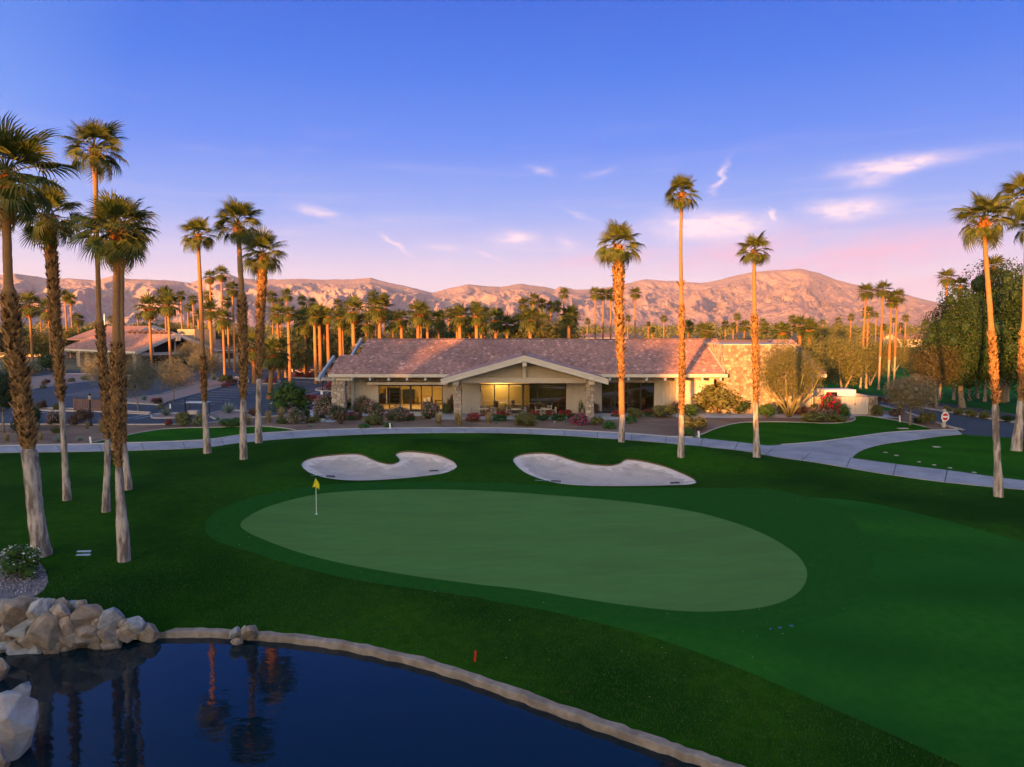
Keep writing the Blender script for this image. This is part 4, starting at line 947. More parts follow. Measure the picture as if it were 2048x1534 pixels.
# shaggy head of leaf bases for thick palms
hs = [Vector((0,0,-.62+.07*i)) for i in range(9)]; hr = [.10+.075*math.sin(math.pi*(.1+.75*i/8)) for i in range(9)]
BGH = boots_mesh('leaf_bases', hs, hr, list(range(9)), np.random.default_rng(5), M['sheath'], .11, .8, .7)
def bg_palm(cx, cy, r, Y, label, group, basex=None, thick=.2, white=False, shag=False, i=0):
    top = at(cx, cy+.2*r, Y); b = at(basex if basex is not None else cx, cy, Y); base = Vector((b.x, Y, 0)); Rm = 1.32*r*Y/FPX
    root = empty('fan_palm', base, 0, label, 'palm tree', group)
    hgt = top.z; tr_ = link('trunk', BGT[(2 if white else 0)+i % 2], root, scale=(thick,thick,hgt)); lean = math.atan2(top.x-base.x, hgt); tr_.rotation_euler = (0, lean, 0)
    cw = link('crown', BGC[i % 4], root, loc=(top.x-base.x,0,hgt), rot=(0,0,i*1.7), scale=(Rm,Rm,Rm*1.0))
    if shag: tag(link('leaf_bases', BGH, tr_, loc=(0,0,1.0), rot=(0,0,i*.9), scale=(Rm*1.25/thick,Rm*1.25/thick,Rm*1.15/hgt)), kind='stuff')
    return root
def palms(lst, phrase, group, **kw):
    lst = sorted(lst)
    for i, e in enumerate(lst):
        k_ = dict(kw); k_.update(e[4] if len(e) > 4 else {})
        bg_palm(e[0], e[1], e[2], e[3], phrase.format(ordinal(i)), group, i=i, **k_)
palms([(707,618,27,112),(759,612,30,110),(837,622,27,113),(920,628,24,114),(954,628,24,115),(1061,634,27,112),(1139,628,23,114),(680,632,20,118),(639,624,21,124),(656,628,19,122)], 'thick-crowned palm behind the clubhouse ridge, {} from the left', 'thick palms close behind the clubhouse', thick=.34, shag=True)
palms([(544,592,13,190),(560,604,11,185),(574,588,13,180),(604,600,11,200),(625,604,11,205),(676,606,11,210),(747,592,14,170),(769,598,13,175),(786,628,10,190),(949,612,12,165),(972,622,12,170),(898,624,11,180),(881,628,10,190),(998,624,11,175),(1047,606,13,160),(1067,597,14,158),(1084,606,12,162),(1102,612,13,165),(1115,611,12,168),(1128,586,12,170)], 'slim palm rising against the mountains over the roof, {} from left', 'slim palms behind the left half of the clubhouse roof', thick=.2)
palms([(1191,585,14,140),(1207,587,13,142),(1222,587,13,144),(1271,585,13,142),(1256,636,7,230),(1328,636,8,220),(1305,659,7,240),(1377,652,14,150),(1467,650,8,200),(1451,648,9,210),(1489,650,13,160),(1528,660,9,190),(1643,661,9,200),(1652,661,9,205)], 'slim palm behind the right half of the clubhouse, {} from left', 'slim palms behind the right half of the clubhouse', thick=.19)
palms([(1410,660,21,120),(1564,660,22,118),(1601,648,20,122),(1620,656,22,116)], 'broad low palm above the stone end wall, {} from left', 'broad palms behind the stone end wall', thick=.34, shag=True)
palms([(1733,581,18,111,dict(basex=1728)),(1736,623,14,112,dict(basex=1738)),(1767,577,18,110,dict(basex=1765)),(1783,602,14,112),(1795,591,17,116)], 'tall white-footed palm on the far fairway, {} from left', 'white-footed palms on the far fairway', thick=.17, white=True)
palms([(1895,553,19,95,dict(basex=1890)),(1920,568,18,95,dict(basex=1918)),(1948,600,17,94),(1987,530,24,93,dict(basex=1983)),(1966,566,20,97),(2026,585,20,93)], 'white-footed palm growing through the dark trees, {} from left', 'white-footed palms among the dark trees', thick=.19, white=True)
palms([(59,606,27,170),(98,614,25,160),(130,590,12,230),(142,597,12,230),(156,637,14,210),(299,610,28,150),(337,606,26,150),(330,588,18,175),(362,590,11,210),(386,597,11,205),(376,614,10,220),(397,628,11,190)], 'palm behind the lodge with gabled roof, {} from left', 'palms round the lodge', thick=.3, shag=True)
palms([(420,552,15,165),(443,546,16,160),(465,576,16,150),(416,590,12,180),(455,602,13,165),(420,618,20,145),(446,634,22,138)], 'palm in the dense clump right of the lodge, {} from left', 'palm clump between lodge and parking', thick=.26, shag=True)
palms([(608,640,29,139,dict(basex=612)),(640,650,24,146),(508,690,34,122,dict(basex=506)),(548,700,36,96,dict(basex=536))], 'stout palm growing beside the parking lot, {} from left', 'stout palms beside the parking lot', thick=.36, shag=True)
g = np.random.default_rng(31)
palms([(548+i*26.0+float(g.uniform(-9,9)), float(g.uniform(624,652)), float(g.uniform(17,24)), float(g.uniform(118,150))) for i in range(24)], 'bushy palm in the grove behind the clubhouse, {} from left', 'bushy palms of the grove behind the clubhouse', thick=.3, shag=True)
g = np.random.default_rng(77); far = []
for i in range(46):
    far.append((float(g.uniform(-60,2110)), float(g.uniform(628,655)), float(g.uniform(5,9)), float(g.uniform(240,390))))
palms([f for f in far if f[0] < 700], 'tiny distant palm below the left mountains, {} from left', 'tiny distant palms on the left', thick=.25)
palms([f for f in far if 700 <= f[0] < 1400], 'tiny distant palm behind the clubhouse, {} from left', 'tiny distant palms in the middle', thick=.25)
palms([f for f in far if f[0] >= 1400], 'tiny distant palm below the right mountain, {} from left', 'tiny distant palms on the right', thick=.25)

# ------------------------------------------------------------------ leaf masses
def lump_points(g, n, lumps, rad, flat=.0):
    c_ = lumps[g.integers(0, len(lumps), n)]; d = g.normal(size=(n,3)); d /= np.linalg.norm(d, axis=1)[:,None]; r = rad*(.55+.5*g.random(n)**.5)
    return c_[:, :3]+d*(r*c_[:,3])[:,None], d
def leaf_arrays(g, P, D_, size, aspect=.5, up=.2):
    n = len(P); a = D_+g.normal(size=(n,3))*.75; a[:,2] += up; a /= np.linalg.norm(a, axis=1)[:,None]
    t = np.cross(a, g.normal(size=(n,3))); t /= np.linalg.norm(t, axis=1)[:,None]; b_ = np.cross(a, t); s = (size*g.uniform(.6,1.35,n))[:,None]
    V = np.stack([P-t*s*.5, P+b_*s*aspect*.5+a*s*.08, P+t*s*.5, P-b_*s*aspect*.5+a*s*.08], 1).reshape(-1,3); k = np.arange(n)*4
    return V, np.stack([k,k+1,k+2,k+3],1)
_b = bmesh.new(); bmesh.ops.create_icosphere(_b, subdivisions=1, radius=1.0); ICV = np.array([tuple(v.co) for v in _b.verts]); ICF = np.array([[v.index for v in f.verts] for f in _b.faces]); _b.free()
def cores(L, rad):
    V = []; F = []
    for i, l in enumerate(L): V.append(ICV*rad*l[3]+np.array(l[:3])); F.append(ICF+len(ICV)*i)
    return np.concatenate(V), np.concatenate(F)
def shrub_meshes(seed, mat, n=1300, size=.075, lumps=12, rad=.30, aspect=.5, flower=None, nfl=0, fsize=.05, ftop=.0, sphere=False):
    g = np.random.default_rng(seed); L = []
    for i in range(lumps):
        z = g.uniform(.12,.95) if not sphere else g.uniform(0,.97); a = i*2.39996; rr_ = math.sqrt(max(0,1-(z*.96)**2))*.5
        k = g.uniform(.55,.8) if not sphere else .72
        L.append((math.cos(a)*rr_*k, math.sin(a)*rr_*k, .08+z*(.62 if not sphere else .66), g.uniform(.75,1.15) if not sphere else 1.0))
    L = np.array(L); P, D_ = lump_points(g, n, L, rad); ok = P[:,2] > .0; P = P[ok]; D_ = D_[ok]
    kz = 1.0/np.quantile(P[:,2], .995); kx = .5/np.quantile(np.abs(P[:,:2]), .995); P[:,2] *= kz; P[:,:2] *= kx
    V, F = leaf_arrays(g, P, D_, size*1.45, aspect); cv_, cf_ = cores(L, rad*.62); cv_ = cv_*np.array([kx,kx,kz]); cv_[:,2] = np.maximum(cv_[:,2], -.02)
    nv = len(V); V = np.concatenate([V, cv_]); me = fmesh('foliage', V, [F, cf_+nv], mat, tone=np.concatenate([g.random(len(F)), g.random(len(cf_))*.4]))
    fl = None
    if flower is not None:
        out = (P[:,0]**2+P[:,1]**2)*3+(P[:,2]-.2)**2*1.1*(P[:,2] > .1)+(P[:,2] > ftop)*.4+g.random(len(P))*.5; ix = np.argsort(-out)[:nfl]
        Pf = P[ix]+D_[ix]*.03; Vf, Ff = leaf_arrays(g, Pf, D_[ix], fsize, .9); fl = fmesh('flowers', Vf, [Ff], flower, tone=g.random(len(Ff)))
    # stems
    mb_ = MB()
    for i in range(5):
        a = i*1.256+seed; mb_.tube([(0,0,-.03),(math.cos(a)*.15,math.sin(a)*.15,.3),(math.cos(a)*.28,math.sin(a)*.28,.6)], [.022,.014,.006], 5)
    return me, fl, mb_.mesh('stem', M['twig'])
M['twig'] = mk('grey_brown_twig', (.16,.12,.085), (.22,.17,.12), 6, .9, coord='obj')
LM = dict(oleander=leafmat('oleander_leaf', (.07,.10,.04), (.15,.16,.08)), green=leafmat('green_leaf', (.05,.115,.022), (.105,.175,.035)), dark=leafmat('dark_leaf', (.024,.050,.016), (.050,.084,.024), .15), olive=leafmat('olive_leaf', (.115,.125,.035), (.20,.19,.06)),
    sage=leafmat('sage_leaf', (.15,.17,.085), (.23,.23,.12)), brown=leafmat('brown_leaf', (.10,.055,.035), (.17,.10,.055)), bright=leafmat('bright_leaf', (.045,.14,.02), (.08,.20,.03)), grey=leafmat('grey_green_leaf', (.15,.15,.095), (.24,.23,.15)), hedge=leafmat('hedge_leaf', (.03,.09,.02), (.05,.135,.025)))
FLW = dict(pink=leafmat('pink_petal', (.55,.22,.24), (.72,.38,.38)), red=leafmat('red_petal', (.55,.015,.06), (.75,.04,.13)), magenta=leafmat('magenta_petal', (.60,.05,.22), (.80,.12,.35)), yellow=leafmat('yellow_petal', (.75,.50,.03), (.85,.62,.06)), white=leafmat('white_petal', (.75,.74,.68), (.85,.84,.80)), crimson=leafmat('crimson_petal', (.40,.01,.05), (.60,.02,.09)))
TYPES = dict(
    oleander=[shrub_meshes(300+i, LM['oleander'], 1400, .085, 13, .26, .3, FLW['pink'], 260, .06) for i in range(3)],
    plain=[shrub_meshes(310+i, LM['green'], 1400, .075, 13, .27) for i in range(2)], round=[shrub_meshes(315+i, LM['olive'], 1900, .05, 26, .21, .45, sphere=True) for i in range(2)], sageball=[shrub_meshes(318, LM['sage'], 1900, .05, 26, .21, .45, sphere=True)],
    dark=[shrub_meshes(320+i, LM['dark'], 1400, .075, 13, .27) for i in range(2)], olive=[shrub_meshes(325+i, LM['olive'], 1400, .075, 14, .26) for i in range(2)], brown=[shrub_meshes(330+i, LM['brown'], 1400, .06, 15, .24, .4) for i in range(2)],
    lantana=[shrub_meshes(335+i, LM['olive'], 1400, .06, 15, .24, .6, FLW['yellow'], 90, .045) for i in range(2)], bright=[shrub_meshes(340+i, LM['bright'], 1400, .055, 16, .23, sphere=True) for i in range(2)],
    bougain=[shrub_meshes(345+i, LM['dark'], 500, .07, 13, .25, .6, FLW['magenta'], 520, .09) for i in range(2)], redbed=[shrub_meshes(350+i, LM['hedge'], 600, .06, 16, .22, .6, FLW['red'], 420, .09, .35) for i in range(3)],
    crimson=[shrub_meshes(355, LM['dark'], 400, .07, 14, .25, .6, FLW['crimson'], 700, .10)], hedge=[shrub_meshes(360+i, LM['hedge'], 1000, .055, 18, .22, sphere=True) for i in range(2)], grey=[shrub_meshes(365+i, LM['grey'], 1400, .06, 15, .24, .35) for i in range(2)],
    white=[shrub_meshes(370, LM['green'], 1100, .06, 16, .22, .5, FLW['white'], 95, .06, .5)])
cnt = {}
def shrub(kind, px, py, w, h_, label, group=None, deep=None):
    b = GH(px, py); s = b.y/FPX; i = cnt.get(kind, 0); cnt[kind] = i+1; me, fl, stm = TYPES[kind][i % len(TYPES[kind])]
    nm2 = {'redbed':'flower_bed_plant','crimson':'bougainvillea','bougain':'bougainvillea','oleander':'oleander_shrub','lantana':'lantana_shrub','hedge':'low_hedge'}.get(kind, 'shrub')
    root = empty(nm2, b+Vector((0,.25*w*s,0)), i*1.3, label, 'shrub', group); sc = (w*s, (deep or w)*s, h_*s*1.03)
    root.rotation_euler = (0,0,0); rz = 0
    link('foliage', me, root, scale=sc)
    if fl is not None: tag(link('flowers', fl, root, scale=sc), kind='stuff')
    link('stem', stm, root, scale=sc)
    return root
# ------------------------------------------------------------------ shrubs in the beds
S_ = [
 ('dark',45,862,50,34,'dark green shrub at the foot of the leftmost palm'),('dark',66,845,26,30,'green shrub peeping right of the leftmost palm trunk'),('brown',80,818,24,17,'brown round shrub beside the far asphalt, left'),('olive',112,820,18,13,'light green spiky shrub left of second palm'),
 ('oleander',105,850,32,26,'dusky oleander left of the second palm trunk'),('brown',157,850,52,32,'large dark brown shrub between palms and lamp post'),('olive',108,867,18,14,'small yellow-brown bush in the left mulch bed'),('redbed',336,852,16,14,'small red flowering plant left of clipped green ball'),
 ('round',362,853,36,28,'large clipped green ball shrub above the left lawn'),('sageball',397,852,30,25,'clipped grey-green ball shrub right of the green one'),('plain',458,854,52,16,'low green spreading shrub between two palms, by parking'),('lantana',475,848,26,12,'pink and yellow low plants behind spreading shrub'),
 ('brown',505,833,26,18,'olive brown mound by the stout palm foot'),('olive',590,842,30,20,'rounded olive shrub below the dark green bush'),('oleander',590,848,38,30,'pink oleander left of the entrance walk'),('dark',608,838,26,18,'dark shrub behind the pink oleander left of walk'),
 ('plain',575,822,78,56,'big leafy green bush beside the parking entrance'),('lantana',620,847,38,13,'low yellow flowering shrub beside white rock'),('plain',563,848,26,11,'small green shrub below the grass clumps, left bed'),
 ('oleander',648,826,44,36,'tall oleander leaning on the big entrance column'),('oleander',640,838,36,24,'pink oleander in front of the entrance column, left'),('oleander',672,840,46,30,'pink oleander in front of the entrance column, right'),('brown',684,848,20,24,'dark red-brown shrub below the entrance oleanders'),('dark',698,820,24,22,'dark green shrub between column and boarded wall'),
 ('oleander',722,826,36,32,'oleander against the boarded wall, left one'),('oleander',738,828,32,26,'oleander against the boarded wall, right one'),('oleander',752,838,34,34,'bright pink oleander left of the sliding doors'),('brown',716,840,20,16,'small red-brown shrub below the boarded wall'),
 ('olive',745,851,44,20,'wide green mound shrub in front of the sliding doors'),('bright',726,858,26,10,'small bright green mound at the path kerb, left'),('oleander',793,843,46,30,'pink oleander in front of the middle door panes'),('oleander',860,838,42,34,'pink oleander at the right end of sliding doors'),
 ('hedge',702,841,22,8,'short clipped hedge piece left of the sliding doors'),('redbed',700,834,20,9,'red flowers on terrace edge near boarded wall'),('redbed',775,836,16,9,'red flowers between two oleanders, left'),('redbed',822,836,16,9,'red flowers between two oleanders, right'),('hedge',818,841,24,9,'short hedge under the red flowers before doors'),
 ('olive',892,828,20,22,'yellow-green shrub right of the sliding doors'),('plain',776,856,18,10,'small olive plant right of white stake'),('oleander',900,824,16,26,'grey-leaved shrub left of red climbing flowers'),
 ('redbed',945,844,32,17,'bright red flower clump right of left stone column'),('redbed',982,833,30,12,'red flowers before gable windows, first from left'),('redbed',1010,833,30,12,'red flowers before gable windows, second from left'),('redbed',1070,833,30,11,'red flowers before gable windows, third from left'),('redbed',1100,833,32,12,'red flowers before gable windows, fourth from left'),('redbed',1132,833,34,12,'red flowers before gable windows, fifth from left'),
 ('hedge',1000,842,34,12,'clipped dark green hedge left of round mound, gable'),('hedge',1085,841,30,12,'clipped hedge right of round mound, gable, left piece'),('hedge',1118,841,34,12,'clipped hedge right of round mound, gable, middle piece'),('hedge',1146,839,24,12,'clipped hedge right of round mound, gable, right piece'),('olive',1050,853,50,26,'large round olive mound in front of gable windows'),
 ('bougain',1160,850,38,22,'bright magenta flowering bush right of gable windows'),('brown',1185,833,36,28,'dark brown shrub at the right stone column'),('lantana',1195,851,28,17,'yellow-dotted shrub beside magenta bush'),('bright',1220,858,28,15,'small bright green mound left of shaggy palm foot'),
 ('redbed',1232,834,20,12,'red flowers left of the shaggy palm trunk'),('olive',1271,835,36,18,'rounded olive shrub right of shaggy palm'),('bright',1262,847,28,13,'small bright green mound right of shaggy palm'),('redbed',1298,828,22,9,'red flowers under the right windows'),('hedge',1300,833,22,9,'low hedge under the right windows'),
 ('lantana',1330,836,48,26,'yellow-flowered bush under the lit wall, left'),('plain',1330,820,28,22,'taller green shrub against the lit wall'),('oleander',1352,826,24,22,'pink shrub left of the tallest slim palm'),('plain',1382,833,30,24,'green shrub right of the tallest slim palm trunk'),('lantana',1392,862,54,28,'wide yellow-dotted bush at tip of right lawn'),('bright',1378,872,28,14,'small green mound below the yellow-dotted bush'),
 ('olive',1440,829,105,58,'very wide olive-yellow bush before the stone wall'),('dark',1488,828,44,30,'dark shrub at the foot of the stone wall'),('plain',1535,836,36,28,'rounded green shrub right of palm by stone wall'),('dark',1566,828,26,22,'dark shrub left of the thin-leaved tree trunk'),('dark',1602,826,24,28,'dark tall shrub right of the thin-leaved tree'),('brown',1606,832,30,18,'brown shrub by the metal side gate'),
 ('dark',1628,835,18,26,'small dark shrub on the service yard wall'),('oleander',1640,839,34,22,'whitish flowering shrub before the service yard'),('crimson',1658,835,32,46,'deep red bougainvillea on the service yard wall'),('crimson',1674,836,18,36,'deep red bougainvillea trailing right of the large one'),('oleander',1668,840,26,20,'pale shrub below the deep red bougainvillea'),('plain',1688,836,30,27,'green bush left of the service gates'),
 ('lantana',1636,846,58,19,'yellow-dotted low shrub at the curved lawn edge'),('olive',1678,845,36,16,'olive low shrub right of yellow-dotted one, lawn edge'),('olive',1757,833,24,24,'yellow-green bush right of the service gates'),('brown',1798,834,32,18,'brown shrub left of the round grey tree trunk'),('lantana',1860,849,34,25,'green bush with yellow flowers beside no-entry sign'),('dark',1838,846,22,10,'low dark plant between round tree and sign'),
 ('brown',1868,816,18,11,'dark round shrub across the road, left'),('olive',1897,825,18,14,'yellow-green shrub across the road, first of row'),('olive',1920,830,22,14,'yellow-green shrub across the road, second of row'),('olive',1945,834,24,16,'yellow-green shrub across the road, third of row'),('olive',1972,838,24,15,'yellow-green shrub across the road, fourth of row'),('dark',2020,844,32,12,'dark low shrub across the road at right'),
 ('brown',1762,804,20,11,'dark red shrub left of the road bend'),('brown',1780,806,20,11,'dark red shrub right of the road bend'),
 ('redbed',598,754,24,9,'red flower mound on parking island, left piece'),('redbed',620,755,26,9,'red flower mound on parking island, right piece'),('redbed',606,743,24,6,'small red flower mound behind the parking island'),('redbed',540,766,30,10,'red flower mound beside the stout palm, parking'),('redbed',666,780,42,16,'large red flower mound by the entrance column'),('redbed',620,803,40,13,'long red flower bed by entrance sign, left piece'),('redbed',655,803,34,12,'long red flower bed by entrance sign, right piece'),
 ('dark',450,764,30,14,'round dark shrub on parking island, upper'),('brown',462,770,26,13,'round brown shrub on parking island, lower'),('bougain',450,774,18,8,'magenta flowers on the parking island'),('brown',312,808,26,12,'dark brown shrub under the right desert tree'),('redbed',307,803,12,7,'small red flowers left of brown shrub, island'),('grey',320,818,18,11,'grey shrub at the island tip'),
 ('brown',90,770,18,12,'brown shrub on the far left island'),('grey',84,778,14,10,'small grey shrub on the far left island'),('plain',168,760,18,8,'small green shrub on far island, right end'),('grey',140,764,16,9,'grey shrub on the far island near palm'),('redbed',312,752,20,7,'red flowers at the lodge driveway'),
 ('grey',60,752,40,30,'pinkish grey bush at the far left before lodge'),('olive',20,745,46,40,'pale olive bush at the left edge by lodge'),('dark',90,745,40,34,'dark shrub left of the lodge entrance'),('dark',345,738,40,28,'dark hedge under the lodge gable'),('brown',610,735,40,12,'dark red hedge before the far house'),
]
for s in S_: shrub(*s)
# leafy vines on the columns, red climbing flowers
shrub('crimson',906,826,14,36,'red climbing flowers arching beside left stone column'); shrub('plain',1162,827,14,30,'green vine climbing the right stone column'); shrub('plain',935,826,10,22,'green vine climbing the left stone column')
# white flower bush by the pond
shrub('white',28,1160,92,62,'white-flowered green bush beside leftmost palm, above rocks')
# ------------------------------------------------------------------ ornamental grasses and agaves
def grass_mesh(seed, mat, n=170, lean=.55):
    g = np.random.default_rng(seed); V = []; Q = []
    for i in range(n):
        a = g.uniform(0,6.283); L = g.uniform(.7,1.05); le = lean*g.random()**.7; r0 = .10*g.random(); d = np.array([math.cos(a),math.sin(a),0]); s_ = np.array([-d[1],d[0],0])*.011; k = len(V)
        for t, w in ((0,1),(.5,1),(1,.15)):
            c_ = d*(r0+le*L*.6*t**1.8)+np.array([0,0,L*(t-.28*le*t*t)]); V += [c_-s_*w, c_+s_*w]
        Q += [(k,k+1,k+3,k+2),(k+2,k+3,k+5,k+4)]
    return fmesh('blades', V, [Q], mat, tone=np.repeat(g.random(n),2))
M['tawny'] = leafmat('tawny_grass', (.36,.25,.10), (.52,.38,.18), .3); M['tawny_low'] = leafmat('green_gold_grass', (.22,.20,.05), (.36,.29,.09), .3)
GM = [(grass_mesh(400+i, M['tawny']), grass_mesh(410+i, M['tawny_low'], 110, .8)) for i in range(3)]
for i, (px_, py_, w, lab) in enumerate([(537,846,30,'tawny grass clump right of palm trio, left one'),(562,842,32,'tawny grass clump left of pink oleander'),(497,850,24,'tawny grass clump between two palm trunks'),(878,850,30,'golden grass clump left of the left stone column'),(920,851,26,'golden grass clump in front of left stone column'),(977,846,28,'golden grass clump right of red flower clump'),(70,872,32,'tawny grass clump right of the leftmost palm'),(205,866,34,'tawny grass clump beside lamp post'),(14,884,22,'tawny grass clump at the left edge'),(82,880,20,'yellow-green grass clump above the path, left'),(174,858,18,'small green grass clump left of the lamp post'),(914,843,24,'second golden clump behind the left stone column foot')]):
    b = GH(px_, py_); s = b.y/FPX; r = empty('grass_clump', b, i*1.1, lab, 'grass', 'ornamental grass clumps'); sc = (w*s*1.0,w*s*1.0,w*s*.95)
    link('blades', GM[i % 3][0], r, scale=sc); link('base_blades', GM[i % 3][1], r, scale=(sc[0]*.95,sc[1]*.95,sc[2]*.55))
def agave_mesh(seed, n=30, mat=None):
    g = np.random.default_rng(seed); V = []; Q = []; T = []
    for i in range(n):
        t = (i+.5)/n; a = i*2.39996; el_ = R(82-62*t+g.uniform(-5,5)); d = np.array([math.cos(a)*math.cos(el_),math.sin(a)*math.cos(el_),math.sin(el_)]); s_ = np.array([-math.sin(a),math.cos(a),0]); up = np.cross(d, s_)*-1; L = g.uniform(.8,1.05); k = len(V)
        for tt_, w in ((0,.05),(.4,.062)):
            c_ = d*L*tt_; V += [c_-s_*w-up*-.02, c_+up*-.03, c_+s_*w-up*-.02]
        V += [d*L]; Q += [(k,k+1,k+4,k+3),(k+1,k+2,k+5,k+4)]; T += [(k+3,k+4,k+6),(k+4,k+5,k+6)]
    return fmesh('rosette', V, [Q,T], mat, tone=g.random(len(Q)+len(T)))
M['agave'] = leafmat('agave_leaf', (.16,.21,.17), (.26,.31,.25), .1)
AG = [agave_mesh(420+i, mat=M['agave']) for i in range(2)]
for i, (px_, py_, w, lab) in enumerate([(332,831,22,'green agave on the small parking island'),(457,826,27,'large blue-grey agave on the parking planter'),(436,842,13,'small agave right of the clipped grey ball'),(448,843,10,'tiny agave beside spreading shrub'),(116,884,17,'striped agave beside the second palm trunk'),(159,882,13,'small grey agave left of the white stake, left bed'),(581,832,14,'grey spiky plant before the big leafy bush'),(428,760,15,'grey agave on the parking island'),(288,800,14,'blue-grey agave under the desert trees'),(620,854,9,'small pale yucca beside the path kerb'),(992,848,7,'small silver plant left of white stone'),(1130,846,7,'small silver plant before the clipped hedge'),(112,756,14,'blue agave at the lodge entrance drive')]):
    b = GH(px_, py_); s = b.y/FPX; r = empty('agave', b, i*.7, lab, 'agave', 'agaves'); link('rosette', AG[i % 2], r, scale=(w*s,)*3)

# ------------------------------------------------------------------ trees
LM['deep'] = leafmat('deep_green_leaf', (.014,.036,.010), (.036,.064,.016), .12); LM['dusk'] = leafmat('dusky_leaf', (.07,.085,.025), (.125,.125,.04)); LM['umber'] = leafmat('umber_leaf', (.045,.042,.018), (.085,.075,.032)); M['bark2'] = mk('grey_bark', (.22,.17,.13), (.30,.24,.18), 4, .9, .6, 14, coord='obj'); M['bark3'] = mk('palo_verde_bark', (.15,.135,.045), (.21,.18,.065), 4, .8, coord='obj')
def tree_meshes(seed, H_, cw, ch, z0, mat, bark, nl=4000, lsize=.16, lump_r=.9, nlump=26, trunk_r=.14, stems=1, sparse=1.0, aspect=.45, spread=.35, core=0):
    """trunk with limbs running to leaf clumps that fill an uneven crown"""
    g = np.random.default_rng(seed); mb_ = MB(); L = []
    cz = z0+ch/2
    for i in range(nlump):
        z = 1-2*(i+.5)/nlump; a = i*2.39996+g.uniform(-.3,.3); rr_ = math.sqrt(1-z*z); k = g.uniform(.45,.9)
        L.append((math.cos(a)*rr_*cw/2*k, math.sin(a)*rr_*cw/2*k, cz+z*ch/2*k, g.uniform(.7,1.2)))
    L = np.array(L); forks = []
    for s_ in range(stems):
        a = s_*2.4+seed; off = Vector((math.cos(a), math.sin(a), 0))*(spread*cw*.5 if stems > 1 else .06*cw)
        p0 = Vector((0,0,-.1)); p1 = Vector((off.x*.3, off.y*.3, z0*.55)); p2 = Vector((off.x*.8, off.y*.8, z0+ch*.12)); p3 = Vector((off.x*1.1, off.y*1.1, z0+ch*.45))
        mb_.tube([p0,p1,p2,p3],[trunk_r*1.35,trunk_r,trunk_r*.75,trunk_r*.45],8); forks += [p2,p3]
    for i, l in enumerate(L):
        if i % 2 and nlump > 30: continue
        t = Vector(l[:3]); f = min(forks, key=lambda q_: (q_-t).length); m_ = f.lerp(t,.55)+Vector(g.normal(0,.06*cw,3)); mb_.tube([f,m_,t],[trunk_r*.42,trunk_r*.22,trunk_r*.08],5)
    P, D_ = lump_points(g, int(nl), L, lump_r); P = P+g.normal(size=P.shape)*lump_r*.08*sparse
    V, F = leaf_arrays(g, P, D_, lsize, aspect)
    tn = g.random(len(F))
    if core:
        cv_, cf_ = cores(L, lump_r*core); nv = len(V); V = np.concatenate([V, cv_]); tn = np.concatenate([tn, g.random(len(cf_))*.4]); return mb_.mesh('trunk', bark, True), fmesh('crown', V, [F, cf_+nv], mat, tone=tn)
    return mb_.mesh('trunk', bark, True), fmesh('crown', V, [F], mat, tone=tn)
def tree(name, meshes, loc, label, rz=0, sc=(1,1,1), group=None):
    r = empty(name, loc, rz, label, 'tree', group); link('trunk', meshes[0], r, scale=sc); link('crown', meshes[1], r, scale=sc); return r
TD = [tree_meshes(500+i, 4, 4.4, 3.0, 1.6, LM['grey'], M['bark2'], 9000, .17, .85, 34, .07, 1, aspect=.28) for i in range(3)]
b = GH(277,824); tree('desert_tree', TD[0], b, 'grey-leaved desert tree left of round shrubs, parking', 0, (1.0,1.0,1.3))
b = GH(347,805); tree('desert_tree', TD[1], b, 'grey-leaved desert tree in the middle of the parking', 1, (1.15,1.15,1.15))
b = GH(205,790); tree('desert_tree', TD[2], b, 'grey-leaved desert tree half hidden by palm cluster', 2, (1.0,1.0,1.1))
b = GH(412,772); tree('desert_tree', TD[0], b, 'brownish desert tree on the island by slim palm', 3, (1.25,1.25,1.2))
b = GH(560,735); tree('desert_tree', TD[1], b, 'olive desert tree in front of the far house', 1.2, (2.0,2.0,1.5))
b = GH(385,742); tree('desert_tree', TD[2], b, 'dark olive tree right of the lodge gable', .5, (1.5,1.5,1.3))
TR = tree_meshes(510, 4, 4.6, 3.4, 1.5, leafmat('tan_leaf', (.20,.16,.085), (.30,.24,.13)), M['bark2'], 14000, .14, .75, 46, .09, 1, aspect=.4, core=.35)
b = GH(1820,850); tree('round_tree', TR, b, 'round tan-grey tree beside the curving lawn, right', 0, (.98,.98,.98))
TB = tree_meshes(512, 5, 5, 4, 2.4, LM['umber'], M['bark2'], 8000, .18, .9, 34, .11, 1, core=.25)
b = GH(1872,818); tree('brown_tree', TB, b, 'brown-leaved tree across the road', 0, (1.1,1.1,1.15))
TG = tree_meshes(514, 5, 4.4, 4, 2.3, LM['dark'], M['bark2'], 8000, .18, .9, 34, .10, 1, core=.35)
b = GH(8,866); tree('small_tree', TG, b, 'small dark tree at the left edge by parking', 0, (.82,.82,.86))
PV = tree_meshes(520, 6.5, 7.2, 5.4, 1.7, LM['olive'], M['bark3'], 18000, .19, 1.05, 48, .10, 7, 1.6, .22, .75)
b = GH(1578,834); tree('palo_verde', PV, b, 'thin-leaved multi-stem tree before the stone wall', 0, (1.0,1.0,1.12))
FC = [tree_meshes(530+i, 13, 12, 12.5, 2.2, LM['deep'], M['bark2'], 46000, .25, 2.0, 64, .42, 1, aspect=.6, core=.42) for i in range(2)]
def ftree(px_, Y, sc, label, i, rz=0, nm2='ficus_tree'): c_ = at(px_, 700, Y); tree(nm2, FC[i], Vector((c_.x, Y, 0)), label, rz, sc, 'big dark trees on the right')
